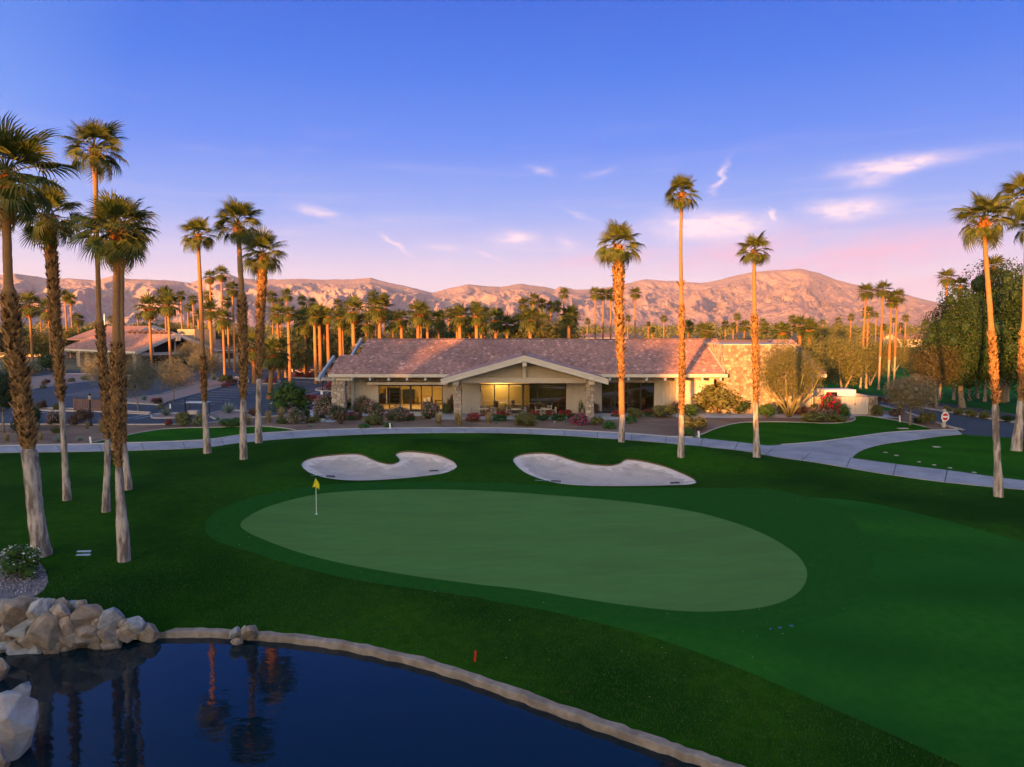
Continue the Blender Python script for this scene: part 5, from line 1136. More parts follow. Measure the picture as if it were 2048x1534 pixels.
ftree(1930,86,(.74,.74,.93),'big dense dark green tree left of the right-hand palm',0); ftree(2010,92,(.95,.95,1.12),'big dark tree behind the right-hand palm',1,1.0); ftree(2085,82,(.95,.95,1.08),'big dark tree at the right edge',0,2.1); ftree(1884,98,(.46,.46,.62),'smaller dark tree left of the dense one',1,.4)
OL = [tree_meshes(540+i, 7, 8, 6, 1.6, LM['olive'], M['bark2'], 13000, .22, 1.4, 40, .14, 3, aspect=.35, core=.2) for i in range(2)]
for i, (px_, Y, sx_, sz_, lab) in enumerate([(1640,108,.95,1.0,'olive tree behind the stone wall, first from left'),(1688,104,1.05,1.02,'olive tree left of far fairway palms, second from left'),(1742,118,.9,.95,'olive tree behind far fairway palms, third from left'),(1790,150,1.0,.9,'olive tree right of far fairway palms, far off'),(1660,140,1.2,1.25,'olive tree rising above the others, right of clubhouse'),(1836,128,.75,.75,'small olive tree left of the big dark trees')]):
    c_ = at(px_, 700, Y); tree('olive_tree', OL[i % 2], Vector((c_.x,Y,0)), lab, i*.9, (sx_,sx_,sz_), 'olive trees right of the clubhouse')
BT = [tree_meshes(550+i, 8, 8, 7, 1.0, [LM['dark'],LM['dusk'],LM['olive']][i], M['bark2'], 9000, .32, 1.5, 38, .2, 1, core=.35) for i in range(3)]
bt = []
g = np.random.default_rng(9)
for i in range(30): bt.append((560+i*38+float(g.uniform(-14,14)), float(g.uniform(124,165)), float(g.uniform(.75,1.1))))
for i in range(14): bt.append((-60+i*40+float(g.uniform(-14,14)), float(g.uniform(190,235)), float(g.uniform(.9,1.25))))
for i, (px_, Y, s) in enumerate(sorted(bt)):
    c_ = at(px_, 690, Y); s2 = s*(.85 if 1150 < px_ < 1400 else (1.25 if px_ < 860 else (1.45 if px_ < 1150 else 1.1)))
    tree('broadleaf_tree', BT[i % 3], Vector((c_.x,Y,0)), f'bushy broadleaf tree below the distant palms, {ordinal(i)} from left', i*1.1, (s2,s2,s2*.82), 'broadleaf trees among the distant palms')
# far grove below the mountains: one mass
V = []; F = []; n0 = 0; g = np.random.default_rng(15); cl = []
for i in range(620):
    Y = g.uniform(300,900); px_ = g.uniform(-150,2200); cl.append(((px_-1024)/FPX*Y, Y, g.uniform(2.5,8), g.uniform(2.5,5)))
cl = np.array(cl); L = np.stack([cl[:,0],cl[:,1],cl[:,2],cl[:,3]],1); P, D_ = lump_points(g, 60000, L, 1.0); P[:,2] = np.abs(P[:,2]); V, F = leaf_arrays(g, P, D_, 1.3, .7)
tag(link('far_grove', fmesh('far_grove', V, [F], LM['olive'], tone=g.random(len(F)))), 'olive green mass of far-off trees below the mountains', 'trees', kind='stuff')
# tall trees on the far side of the pond, behind the viewpoint: they keep the green in shade
ST = tree_meshes(560, 20, 15, 17, 2.0, LM['dark'], M['bark2'], 15000, .75, 2.8, 46, .5, 1, aspect=.75, core=.7)
shade = [(-262,27),(-251,27),(-240,27),(-229,27),(-218,27),(-207,27),(-196,26),(-185,24),(-173,21),(-162,19),(-150,17.5),(-136,17.5),(-122,18),(-109,19),(-97,20),(-87.5,21),(-74,22.5),(-67,22.5),(-62.5,20),(-53,12),(-45,12),(-37,12.5),(-28,15.5),(-18,16),(-6,14.5),(7,14.5),(20,15),(34,15),(48,15),(62,14)]
for i, (xs, hh) in enumerate(shade):
    s = hh/19.0; tree('shade_tree', ST, Vector((xs,-60+((i*37) % 9)-4,0)), f'tall dense tree beyond the pond behind the viewpoint, {ordinal(i)} in its row', i*1.9, (1.15 if xs < -160 else (.78 if xs < -60 else .7),.9,s), 'tall trees beyond the pond')
# ------------------------------------------------------------------ rocks
def boulder_mesh(seed, n=15, mat=None, noise_=.04):
    g = np.random.default_rng(seed); bm_ = bmesh.new()
    for i in range(n):
        d = g.normal(size=3); d /= np.linalg.norm(d); d = d*g.uniform(.42,.52); d = np.sign(d)*np.minimum(np.abs(d), .43); bm_.verts.new(d)
    r = bmesh.ops.convex_hull(bm_, input=bm_.verts[:]); bmesh.ops.delete(bm_, geom=[v for v in bm_.verts if not v.link_faces], context='VERTS')
    bmesh.ops.dissolve_limit(bm_, angle_limit=R(14), verts=bm_.verts[:], edges=bm_.edges[:])
    bmesh.ops.bevel(bm_, geom=bm_.edges[:], offset=.032, segments=2, profile=.6, affect='EDGES', clamp_overlap=True)
    me = bpy.data.meshes.new('stone'); bm_.to_mesh(me); bm_.free(); me.materials.append(mat); return me
M['boulder'] = mk('granite_tan', (.30,.225,.165), (.44,.34,.26), 5.0, .92, 1.0, 7, coord='obj', c3=(.19,.14,.105), s3=3.2, k3=.8, rnd=.45, spec=.15, detail=8); M['boulder_g'] = mk('granite_grey', (.30,.285,.28), (.44,.42,.405), 5.0, .92, 1.0, 7, coord='obj', c3=(.20,.185,.175), s3=3.2, k3=.8, rnd=.35, spec=.15, detail=8)
BO = [boulder_mesh(600+i, 17+2*i, M['boulder']) for i in range(5)]; BG = [boulder_mesh(610+i, 15+2*i, M['boulder_g']) for i in range(3)]
BP = boulder_mesh(641, 38, mk('pale_granite', (.36,.325,.30), (.52,.47,.44), 4.0, .92, 1.0, 6, coord='obj', c3=(.34,.26,.22), s3=2.5, k3=.7, spec=.1, detail=8, stretch=(1,1,2.5)))
wall = empty('rock_wall', G(150,1297,WZ), 0, 'retaining wall of tan and grey boulders at the pond', 'wall'); wl = Vector(wall.location)
stones = [(8,1218,22,36,1),(33,1228,52,48,0),(75,1227,32,50,1),(103,1213,28,18,0),(125,1213,18,14,1),(144,1216,26,22,1),(95,1227,16,16,1),(118,1231,34,30,0),(132,1248,28,46,0),(97,1266,60,68,0),(42,1259,58,36,1),(9,1279,28,46,0),(55,1280,46,40,0),(30,1291,34,26,0),(143,1282,42,28,0),(171,1237,52,44,0),(178,1275,46,40,0),(218,1242,40,38,1),(214,1268,48,38,0),(244,1250,16,18,0),(264,1256,42,32,1),(252,1271,38,26,0),(293,1269,40,30,0),(-24,1236,44,44,0),(-22,1276,42,44,1),(-66,1250,50,52,0),(-64,1286,48,40,0),(-110,1256,50,56,1),(-112,1290,46,40,0),(70,1250,24,30,1),(158,1262,24,26,0),(195,1252,22,26,0),(120,1290,30,18,0),(78,1290,24,20,1),(206,1286,30,14,1),(240,1280,34,14,0)]
g = np.random.default_rng(4)
for i in range(13): stones.append((-150+i*31+float(g.uniform(-6,6)), 1296-max(0,-150+i*31-110)*.1+float(g.uniform(-4,4)), float(g.uniform(34,48)), float(g.uniform(24,34)), int(g.random() < .3)))
for i in range(12): stones.append((-145+i*30+float(g.uniform(-6,6)), 1212+max(0,-145+i*30-130)*.3+float(g.uniform(-4,6)), float(g.uniform(20,32)), float(g.uniform(16,26)), int(g.random() < .4)))
for i, (px_, py_, w, h_, gk) in enumerate(stones):
    yb = 1300-max(0,(px_-110))*.105; yt = 1203+max(0,(px_-130))*.33; t = min(1,max(0,(yb-py_)/max(20,yb-yt))); Yw = G(px_,yb,WZ).y
    p = at(px_, py_, Yw-.22+.12*t+(.45 if t > .86 else 0)); s = p.y/FPX; me = BG[i % 3] if gk else BO[i % 5]
    o = link('stone', me, wall, loc=p-wl+Vector((0,.12,0)), rot=(g.uniform(-.35,.35),g.uniform(-.3,.3),g.uniform(-.5,.5)), scale=(w*s*1.5,max(w,h_)*s*1.15,h_*s*1.55))
def boulder(px_, py_, w, h_, z, label, me, rot=(0,0,0), group=None, deep=1.0):
    b = G(px_, py_, z) if z < 0 else GH(px_, py_); s = b.y/FPX; o = link('boulder', me, None, loc=b+Vector((0,0,h_*s*.38)), rot=rot, scale=(w*s*1.3,w*s*deep*1.15,h_*s*1.35)); tag(o, label, 'boulder', group); return o
boulder(4,1515,112,150,WZ-.05,'largest pale boulder standing in the pond, bottom left',BP,(.15,.3,.5),None,.85); boulder(34,1410,66,46,WZ,'flat grey boulder behind the largest pale one',BG[1],(0,.1,1.0)); boulder(-6,1366,40,60,WZ,'boulder cut by the left edge above the pale ones',BO[0],(.2,0,.3)); boulder(-10,1552,50,70,WZ,'pink boulder in the bottom left corner',BO[2],(.1,.3,.2)); boulder(-60,1450,80,90,WZ,'boulder in the pond just beyond left edge',BO[3])
CL = 'stones set on the pond edge'
boulder(471,1275,24,24,EDGE,'grey stone on the pond edge, left of the small pile',BG[2],(.2,.1,.4),CL); boulder(499,1279,28,32,EDGE-.1,'larger tan stone on the pond edge, right of small pile',BO[1],(0,.3,.2),CL); boulder(487,1264,13,15,EDGE+.2,'small stone on top of the little edge pile',BG[1],(0,0,.5),CL); boulder(474,1288,22,14,WZ,'low stone at the water under the little pile',BO[4],(0,0,.2),CL)
boulder(646,845,10,9,0,'white square landscape rock beside the path bed',BG[0]); boulder(1109,846,6,5,0,'small white stone in the bed before the gable',BG[1])
# pebbles in the white-flower bed
P = []; g = np.random.default_rng(8); box_p = np.array(Z['pebbles']); k = 0
while len(P) < 1500:
    a = g.uniform(box_p[:,0].min(), box_p[:,0].max()); b_ = g.uniform(box_p[:,1].min(), box_p[:,1].max())
    if inside(Z['pebbles'], np.array([a]), np.array([b_]))[0]: P.append((a,b_,H(a,b_)))
cube = np.array([(-1,-1,-1),(1,-1,-1),(1,1,-1),(-1,1,-1),(-.7,-.7,1),(.7,-.7,1),(.7,.7,1),(-.7,.7,1)])*.5; cf6 = np.array([(4,5,6,7),(0,1,5,4),(1,2,6,5),(2,3,7,6),(3,0,4,7)])
V = []; F = []
for i, p in enumerate(P):
    s = g.uniform(.03,.085); a = g.uniform(0,6.28); c_ = cube*s*g.uniform(.6,1.2,3); V.append(np.stack([c_[:,0]*math.cos(a)-c_[:,1]*math.sin(a)+p[0], c_[:,0]*math.sin(a)+c_[:,1]*math.cos(a)+p[1], c_[:,2]+p[2]+s*.2],1)); F.append(cf6+8*i)
tag(link('pebbles', fmesh('pebbles', np.concatenate(V), [np.concatenate(F)], mk('purple_grey_pebble', (.22,.18,.19), (.36,.30,.31), 3, .9, tone=1.0), tone=np.repeat(g.random(len(P)),5))), 'purple-grey pebbles below the white-flowered bush', 'pebbles', kind='stuff')
# rough turf blades along the pond bank and fallen petals on the grass
g = np.random.default_rng(12); n = 200000
X = g.uniform(-19,19,n); Yb = g.uniform(17,40,n); d = seg_dist(X, Yb, FE); nrm_ok = (d > .42) & (d < 7.5) & (g.random(n) < np.clip(1.25-d/7.5,0.05,1)); ins = inside(pond_poly, X, Yb); ok = nrm_ok & ~ins
for k in ('collar','fairway','green','pebbles'): ok &= ~inside(Z[k], X, Yb)
ok &= ~inside(Z['rockbed'], X, Yb)
X = X[ok]; Yb = Yb[ok]; zb = HV(X, Yb); n = len(X); a = g.uniform(0,6.283,n); hgt = g.uniform(.025,.075,n); ln = g.uniform(.2,.9,n); w = .011
V = np.stack([np.stack([X-np.cos(a)*w,Yb-np.sin(a)*w,zb-.005],1), np.stack([X+np.cos(a)*w,Yb+np.sin(a)*w,zb-.005],1), np.stack([X-np.sin(a)*hgt*ln,Yb+np.cos(a)*hgt*ln,zb+hgt],1)],1).reshape(-1,3); k = np.arange(n)*3
M['turfblade'] = leafmat('turf_blade', (.022,.075,.010), (.085,.135,.022), .2, 0)
tag(link('bank_grass', fmesh('bank_grass', V, [np.stack([k,k+1,k+2],1)], M['turfblade'], tone=g.random(n)**1.6)), 'longer rough grass blades along the pond bank', 'grass', kind='stuff')
V = []; F = []; m_ = 0
for i in range(130):
    if i < 90: px_ = g.uniform(100,1700); py_ = g.uniform(1120,1500)
    else: px_ = g.uniform(0,2040); py_ = g.uniform(985,1100)
    p = GH(px_, py_)
    if inside(pond_poly, np.array([p.x]), np.array([p.y]))[0] or inside(Z['green'], np.array([p.x]), np.array([p.y]))[0]: continue
    s = g.uniform(.015,.035); a = g.uniform(0,6.28); c_ = [(math.cos(a+q_)*s*(1 if q_ % 3 < 1 else .6), math.sin(a+q_)*s) for q_ in (0,1.57,3.14,4.71)]
    V += [(p.x+u[0],p.y+u[1],p.z+.02+.012*(j % 2)) for j, u in enumerate(c_)]; F.append((m_,m_+1,m_+2,m_+3)); m_ += 4
tag(link('fallen_petals', fmesh('fallen_petals', V, [F], FLW['pink'], tone=g.random(len(F)))), 'pale fallen petals scattered over the grass', 'petals', kind='stuff')
# ------------------------------------------------------------------ flag, stakes, rakes, covers
M['flagy'] = leafmat('yellow_flag_cloth', (.90,.70,.01), (.95,.80,.02), .3); M['whitep'] = mk('white_paint', (.78,.78,.76), None, rough=.5); M['redp'] = mk('red_stake_paint', (.62,.025,.02), None, rough=.5); M['solar_plate'] = mk('blue_valve_cover', (.05,.12,.22), None, rough=.6); M['plate'] = mk('pale_blue_cover', (.42,.52,.58), (.48,.57,.62), 3, .7)
b = GH(633,1028); fl = empty('flagstick', b, 0, 'yellow flag on white stick in the putting green', 'flag')
MB().tube([(0,0,-.08),(0,0,1.92)],[.016,.014],8).obj('stick', M['whitep'], fl); MB().tube([(0,0,-.02),(0,0,.008)],[.075,.075],14).obj('cup', M['whitep'], fl)
V = []; F = []
for i in range(6):
    for j in range(6):
        u, v = i/5, j/5; V.append((.012+u*(.13+.03*math.sin(v*5)) - .12*u*v*(1 if u < .5 else .2) + .10*u*v, -.02-.06*math.sin(u*6.0)*v-.02*u, 1.91-v*.44*(.9+.1*u)-.18*u))
F = [(i*6+j,i*6+j+1,(i+1)*6+j+1,(i+1)*6+j) for i in range(5) for j in range(5)]
fo = link('flag', fmesh('flag', V, [F], M['flagy'], tone=np.full(len(F),.5), smooth=True), fl)
V2 = [(-.012-.17*(i/5)*(.15+.85*j/5), -.03-.03*math.sin(i*1.3), 1.91-.42*j/5-.05*(i/5)) for i in range(6) for j in range(6)]
link('flag_fold', fmesh('flag_fold', V2, [F], M['flagy'], tone=np.full(len(F),.3), smooth=True), fl)
def stake(px_, py_, hpx, mat, label, w=.045, tilt=0):
    b = GH(px_, py_); s = b.y/FPX; o = MB().box(-w,w,-w*.6,w*.6,-.08,hpx*s).obj('stake', mat, None, bevel=.012, loc=b, rot=(0,tilt,0)); tag(o, label, 'stake'); return o
stake(950,1323,23,M['redp'],'red hazard stake on the bank above pond edge',.035,.06)
for a, b_, lab in [(182,886,'white stake at the left tip of small lawn'),(781,859,'white stake in front of the sliding doors'),(1398,875,'white stake at the tip of right lawn'),(1800,844,'white stake near round tan tree')]: stake(a,b_,13,M['whitep'],lab,.07,-.1)
M['rakeh'] = mk('dark_rake_plastic', (.03,.035,.05), None, rough=.6); M['rakes'] = mk('rake_handle', (.18,.28,.34), None, rough=.5)
for a, b_, dx_, lab in [(661,954,-1,'bunker rake at the front left of left bunker'),(868,943,1,'bunker rake at the right of left bunker'),(1112,964,-1,'bunker rake at the front of right bunker'),(1350,967,1,'bunker rake at the right tip of right bunker')]:
    p = GH(a,b_); r = empty('bunker_rake', p+Vector((0,0,.03)), .25*dx_, lab, 'rake', 'bunker rakes'); MB().box(-.30,.30,-.035,.035,.0,.07).obj('rake_head', M['rakeh'], r, bevel=.01); MB().tube([(0,0,.04),(dx_*1.3,-.15,.05)],[.016,.016],6).obj('handle', M['rakes'], r)
    t_ = MB(); [t_.box(-.28+.07*i,-.26+.07*i,-.02,.02,-.06,0) for i in range(9)]; t_.obj('tines', M['rakeh'], r)
def cover(px_, py_, w, d_, label, rz=0, mat=None, nm2='ground_cover'):
    p = GH(px_, py_); o = MB().box(-w/2,w/2,-d_/2,d_/2,-.05,.03).obj(nm2, mat or M['plate'], None, bevel=.01, loc=p, rot=(0,0,rz)); tag(o, label, 'cover'); return o
cover(168,1103,.58,.17,'upper of two pale utility covers in the lawn',.10); cover(167,1110,.58,.17,'lower of two pale utility covers in the lawn',.10)
for a, b_, w, lab in [(1541,1258,.09,'small blue-grey valve cover right of green, left one'),(1560,1256,.12,'small blue-grey valve cover right of green, middle one'),(1583,1252,.12,'small blue-grey valve cover right of green, right one'),(1873,894,.5,'pale cover in the wedge lawn, largest'),(1771,905,.25,'pale cover at the left of wedge lawn'),(1793,911,.25,'second pale cover of the wedge lawn'),(1838,924,.22,'pale cover in the middle of wedge lawn'),(1868,930,.22,'pale cover right of the wedge lawn middle'),(1900,936,.22,'pale cover near the path in the wedge lawn'),(1948,945,.24,'pale cover nearest the right palm in the lawn')]: cover(a,b_,w,w*.8,lab,0,M['solar_plate'] if a < 1600 else M['kerb'])
cover(1806,857,.9,.5,'flat pale slab in the right lawn near stake',.1,M['kerb'])
# no-entry sign
b = GH(1889,855); sg = empty('road_sign', b, .12, 'white octagonal sign with red disc by the road', 'sign'); s = b.y/FPX
MB().box(-.13,.13,.0,.22,-.1,1.62).obj('post', M['kerb'], sg, bevel=.02); MB().add([(-.13,0,1.62),(.13,0,1.62),(.13,.22,1.62),(-.13,.22,1.62),(0,.11,1.75)],[(0,1,4),(1,2,4),(2,3,4),(3,0,4)]).obj('post_cap', M['kerb'], sg)
oc = [(math.cos(R(22.5+45*i))*.42, math.sin(R(22.5+45*i))*.46) for i in range(8)]; cc = [(math.cos(R(20*i))*.30, math.sin(R(20*i))*.34) for i in range(18)]
def disc(pts_, y0_, y1_, zc): n = len(pts_); return MB().add([(p[0],y0_,zc+p[1]) for p in pts_]+[(p[0],y1_,zc+p[1]) for p in pts_], [tuple(range(n)), tuple(range(2*n-1,n-1,-1))]+[(i,(i+1)%n,n+(i+1)%n,n+i) for i in range(n)])
pl = disc(oc,-.05,-.02,1.0).obj('sign_plate', M['whitep'], sg); disc(cc,-.056,-.05,1.0).obj('red_disc', M['redp'], pl); MB().box(-.27,.27,-.062,-.056,.93,1.08).obj('white_bar', M['whitep'], pl)
# lamp post, poles and small signs of the parking
M['iron'] = mk('black_iron', (.018,.018,.02), None, rough=.45)
def lamp_post(px_, py_, hpx, label, lit=True):
    b = GH(px_, py_); h_ = hpx*b.y/FPX; r = empty('lamp_post', b, 0, label, 'lamp post', 'lamp posts'); MB().tube([(0,0,-.1),(0,0,.25),(0,0,.3),(0,0,h_*.8)],[.16,.15,.07,.05],10).obj('post', M['iron'], r)
    k = h_*.2; MB().tube([(0,0,h_*.8),(0,0,h_*.8+k*.62)],[.10,.17],6).obj('lantern', mk('frosted_lantern', (.65,.55,.35), None, rough=.4), r); MB().tube([(0,0,h_*.8+k*.62),(0,0,h_*.8+k*.85),(0,0,h_)],[.22,.06,.015],6).obj('lantern_cap', M['iron'], r); MB().tube([(0,0,h_*.8-.04),(0,0,h_*.8)],[.12,.12],6).obj('lantern_base', M['iron'], r)
lamp_post(182,852,67,'black lantern post by the path bed, left'); lamp_post(545,764,34,'black lamp post on the red flower island'); lamp_post(587,752,26,'black lamp post by the far flower island'); lamp_post(645,782,30,'black lamp post left of entrance column')
def sign_post(px_, py_, hpx, wpx, shpx, label):
    b = GH(px_, py_); s = b.y/FPX; r = empty('parking_sign', b, 0, label, 'sign', 'small parking signs'); MB().box(-.03,.03,-.03,.03,-.1,hpx*s).obj('post', M['iron'], r); MB().box(-wpx*s/2,wpx*s/2,-.05,-.031,(hpx-shpx)*s,hpx*s+.02).obj('sign_plate', M['whitep'], r)
sign_post(582,749,11,7,6,'blank white square sign in the parking lane'); sign_post(644,803,21,5,7,'white sign on post by red flower bed'); sign_post(341,822,14,3,9,'short white bollard sign by the agave island')
b = GH(700,690)
# flagpole behind the cluster
p = GH(214,760); r = empty('flagpole', p, 0, 'bare white flagpole behind the left palm cluster', 'pole'); hp = (760-630)*p.y/FPX; MB().tube([(0,0,-.1),(0,0,hp)],[.16,.08],8).obj('pole', M['whitep'], r); MB().tube([(0,0,hp),(0,0,hp+.1),(0,0,hp+.2)],[.05,.12,.03],8).obj('finial', M['whitep'], r)
# brown picket screen in the parking
b0 = GH(147,821); b1 = GH(205,824); r = empty('picket_fence', b0, math.atan2(b1.y-b0.y, b1.x-b0.x), 'brown picket screen in the parking behind lamp post', 'fence'); Lf = (b1-b0).length; M['fence'] = mk('brown_fence_paint', (.17,.095,.075), (.21,.12,.095), 3, .8); pk_ = MB().box(-.075,.075,-.02,.02,.1,1.35).mesh('picket', M['fence'])
nP = int(Lf/.24)
for i in range(nP): link('picket', pk_, r, loc=(i*.24+.1,0,0))
for zr in (.35,1.15): MB().box(0,Lf,.021,.07,zr,zr+.1).obj('rail', M['fence'], r)
for i in range(3): MB().box(Lf*i/2-.06,Lf*i/2+.06,.071,.19,-.1,1.45).obj('post', M['fence'], r)
# canopy stand by the clipped balls
b = GH(372,836); r = empty('canopy_stand', b, 0, 'small flat-roofed stand with box behind clipped balls', 'stand'); MB().box(-.1,2.2,-.1,1.1,1.55,1.63).obj('canopy', mk('pale_canopy', (.5,.53,.56), None), r, bevel=.02)
for a, c_ in ((0,0),(2.05,0),(0,.95),(2.05,.95)): MB().box(a-.04,a+.04,c_-.04,c_+.04,-.05,1.55).obj('post', M['iron'], r)
MB().box(.1,1.1,.1,.8,.35,.75).obj('box', M['kerb'], r, bevel=.02); MB().tube([(0,-.12,0),(0,-.12,2.1)],[.07,.05],8).obj('pole', M['iron'], r)
# parking stripes
def stripe(a, b_, w=.11):
    p = GH(*a); q_ = GH(*b_); d = (q_-p); L = d.length; o = MB().box(0,L,-w/2,w/2,.004,.007).obj('parking_stripe', M['white'], ground_objs['asphalt'], loc=(p.x,p.y,0), rot=(0,0,math.atan2(d.y,d.x))); return o
for i in range(9): t = i/8; stripe((150+t*34-34+60*t, 785-18*t+6), (210+55*t-10, 787-17*t+6))
for i in range(9): t = i/8; stripe((345+125*t, 806-37*t), (400+115*t+30, 808-36*t))
for a, b_ in [((20,838),(60,832)),((80,826),(106,822)),((225,842),(300,828)),((270,838),(330,826)),((385,822),(408,820)),((585,762),(640,766)),((610,790),(650,781)),((620,796),(655,789))]: stripe(a,b_,.13)
# ------------------------------------------------------------------ service yard right of the clubhouse
sy = empty('service_yard', (37,79,0), 0, 'low stone-walled service yard with cream double gates', 'enclosure'); so_ = Vector(sy.location)
def sp(name, mb_, mat, parent=None): o = mb_.obj(name, mat, parent or sy); o.location = -so_ if parent is None else (0,0,0); return o
YG = 78.4; xg0, xg1, xg2 = at(1683,810,YG).x, at(1738,810,YG).x, at(1754,810,YG).x
w1 = sp('wall', MB().box(31.9,xg0,YG+.2,YG+.6,0,2.0), M['mortar']); stone_face(w1, (31.9,YG+.2,0), (1,0,0), (0,0,1), (0,-1,0), xg0-31.9, 2.0, .42, 81, True)
w2 = sp('wall', MB().box(xg1,xg2,YG,YG+.5,0,2.05), M['mortar']); stone_face(w2, (xg1,YG,0), (1,0,0), (0,0,1), (0,-1,0), xg2-xg1, 2.05, .42, 85, True); stone_face(w2, (xg2,YG,0), (0,1,0), (0,0,1), (1,0,0), .5, 2.05, .42, 86, True)
sp('wall', MB().box(xg2-.35,xg2-.02,YG+.5,YG+9,0,1.95), M['stucco']); sp('wall', MB().box(33.3,xg2-.35,YG+9,YG+9.3,0,1.95), M['stucco'])
for i in range(2):
    a = xg0+(xg1-xg0)*i/2; c_ = xg0+(xg1-xg0)*(i+1)/2; ga = sp('gate', MB().box(a+.01,c_-.01,YG+.12,YG+.2,.12,1.95), M['trim'])
    nB = 4
    for k in range(nB): ww = (c_-a)/nB; MB().box(a+k*ww+.015,a+(k+1)*ww-.015,YG+.08,YG+.119,.14,1.93).obj('board', M['trim'], ga)
MB().box((xg0+xg1)/2-.06,(xg0+xg1)/2+.06,YG+.03,YG+.08,1.15,1.27).obj('handle', M['iron'], ga)
c_ = empty('equipment_box', (36.2,83.6,0), 0, 'white boxy equipment unit inside the service yard', 'unit'); MB().box(-1.6,1.9,-.9,1.3,.0,2.35).obj('casing', M['whitep'], c_, bevel=.03); MB().box(-1.4,-.2,-.95,-.9,1.5,2.1).obj('vent', M['iron'], c_)
gt = empty('metal_gate', (at(1601,800,79.2).x,79.2,0), 0, 'grey barred metal side gate by the stone wall', 'gate'); MB().box(0,.06,0,.06,0,1.8).box(.98,1.04,0,.06,0,1.8).box(.06,.98,0,.05,1.7,1.76).box(.06,.98,0,.05,.1,.16).obj('gate_frame', M['beamgrey'], gt)
for i in range(8): MB().box(.14+.1*i,.17+.1*i,.01,.04,.16,1.7).obj('bar', M['beamgrey'], gt)
# ------------------------------------------------------------------ terrace furniture
M['chair'] = mk('grey_metal_chair', (.34,.32,.30), None, rough=.5, metal=.2); M['ttop'] = mk('cream_table_top', (.66,.58,.42), None, rough=.4)
def make_chair():
    r = empty('patio_chair'); MB().box(-.26,.26,-.25,.25,.42,.46).obj('seat', M['chair'], r, bevel=.01); bk = MB()
    bk.box(-.26,-.22,.22,.26,.46,1.0).box(.22,.26,.22,.26,.46,1.0).box(-.22,.22,.22,.26,.95,1.0); MBs = [bk.box(-.19+.085*i,-.16+.085*i,.23,.25,.46,.95) for i in range(5)]; bk.obj('backrest', M['chair'], r)
    for a in (-.23,.23):
        for c_ in (-.22,.22): MB().box(a-.02,a+.02,c_-.02,c_+.02,0,.42).obj('leg', M['chair'], r)
        MB().box(a-.03,a+.03,-.22,.24,.66,.69).obj('armrest', M['chair'], r)
    return r
def copy_tree(o, parent=None):
    c_ = o.copy(); COL.objects.link(c_); c_.parent = parent
    for ch in list(o.children): copy_tree(ch, c_)
    return c_
proto = make_chair(); first = True
for a, yy_, rz, lab in [(948,77.3,1.9,'patio chair against the boards left of gable windows'),(968,79.2,3.0,'patio chair behind the leftmost patio table'),(987,77.2,.3,'patio chair right of the leftmost patio table'),(1018,77.6,1.3,'patio chair left of the middle patio table'),(1046,77.6,-1.2,'patio chair right of the middle patio table'),(1076,78.0,1.4,'patio chair left of the right patio table'),(1086,76.8,.1,'patio chair in front of the right patio table'),(1099,79.2,3.1,'patio chair behind the right patio table'),(1107,77.6,-1.3,'patio chair right of the right patio table')]:
    o = proto if first else copy_tree(proto); first = False; p = at(a, 815, yy_); o.location = (p.x, yy_, .0); o.rotation_euler = (0,0,rz); tag(o, lab, 'chair', 'patio chairs')
for a, yy_, lab in [(967,78.2,'round patio table at left of the gable terrace'),(1032,77.9,'round patio table in the middle of gable terrace'),(1093,78.0,'round patio table at right of the gable terrace')]:
    p = at(a,815,yy_); r = empty('patio_table', (p.x,yy_,0), 0, lab, 'table', 'patio tables'); MB().tube([(0,0,.72),(0,0,.76)],[.55,.55],20).obj('table_top', M['ttop'], r); MB().tube([(0,0,.03),(0,0,.72)],[.04,.04],8).obj('leg', M['iron'], r); MB().tube([(0,0,0),(0,0,.03)],[.3,.28],14).obj('base', M['iron'], r)
p = at(963,800,78.2); r = empty('patio_umbrella', (p.x-.05,78.55,0), 0, 'closed umbrella standing at the left patio table', 'umbrella'); MB().tube([(0,0,0),(0,0,2.75)],[.025,.025],8).obj('pole', M['iron'], r); MB().tube([(0,0,1.0),(0,0,1.3),(0,0,2.3),(0,0,2.72)],[.10,.17,.12,.02],10).obj('canopy', mk('umbrella_cloth', (.34,.25,.2), (.42,.32,.26), 4, .9), r); MB().tube([(0,0,0),(0,0,.08)],[.28,.26],14).obj('base', M['iron'], r)
# seats and tables inside the dim dining room
for i, (a, yy_) in enumerate([(-1.8,82.6),(.3,83.5),(1.5,82.4),(3.6,82.6),(5.0,83.6),(10.8,84.0),(13.4,83.8),(14.8,84.6)]):
    r = empty('dining_chair', (a,yy_,.05), i*.8, f'wooden dining chair behind the clubhouse glass, {ordinal(i)} from left', 'chair', 'dining chairs behind the glass'); MB().box(-.25,.25,-.25,.25,.4,.5).obj('seat', M['wood'], r); MB().box(-.25,.25,.2,.26,.5,1.05).obj('backrest', M['wood'], r)
    for u in (-.22,.22):
        for v in (-.22,.22): MB().box(u-.025,u+.025,v-.025,v+.025,0,.4).obj('leg', M['wood'], r)
for i, (a, yy_) in enumerate([(-.7,83.4),(2.5,83.2),(12.2,84.2)]):
    r = empty('dining_table', (a,yy_,.05), 0, f'wooden dining table behind the clubhouse glass, {ordinal(i)} from left', 'table', 'dining tables behind the glass'); MB().box(-.7,.7,-.45,.45,.72,.77).obj('table_top', M['ttop'], r); MB().tube([(0,0,0),(0,0,.72)],[.06,.06],8).obj('leg', M['wood'], r)
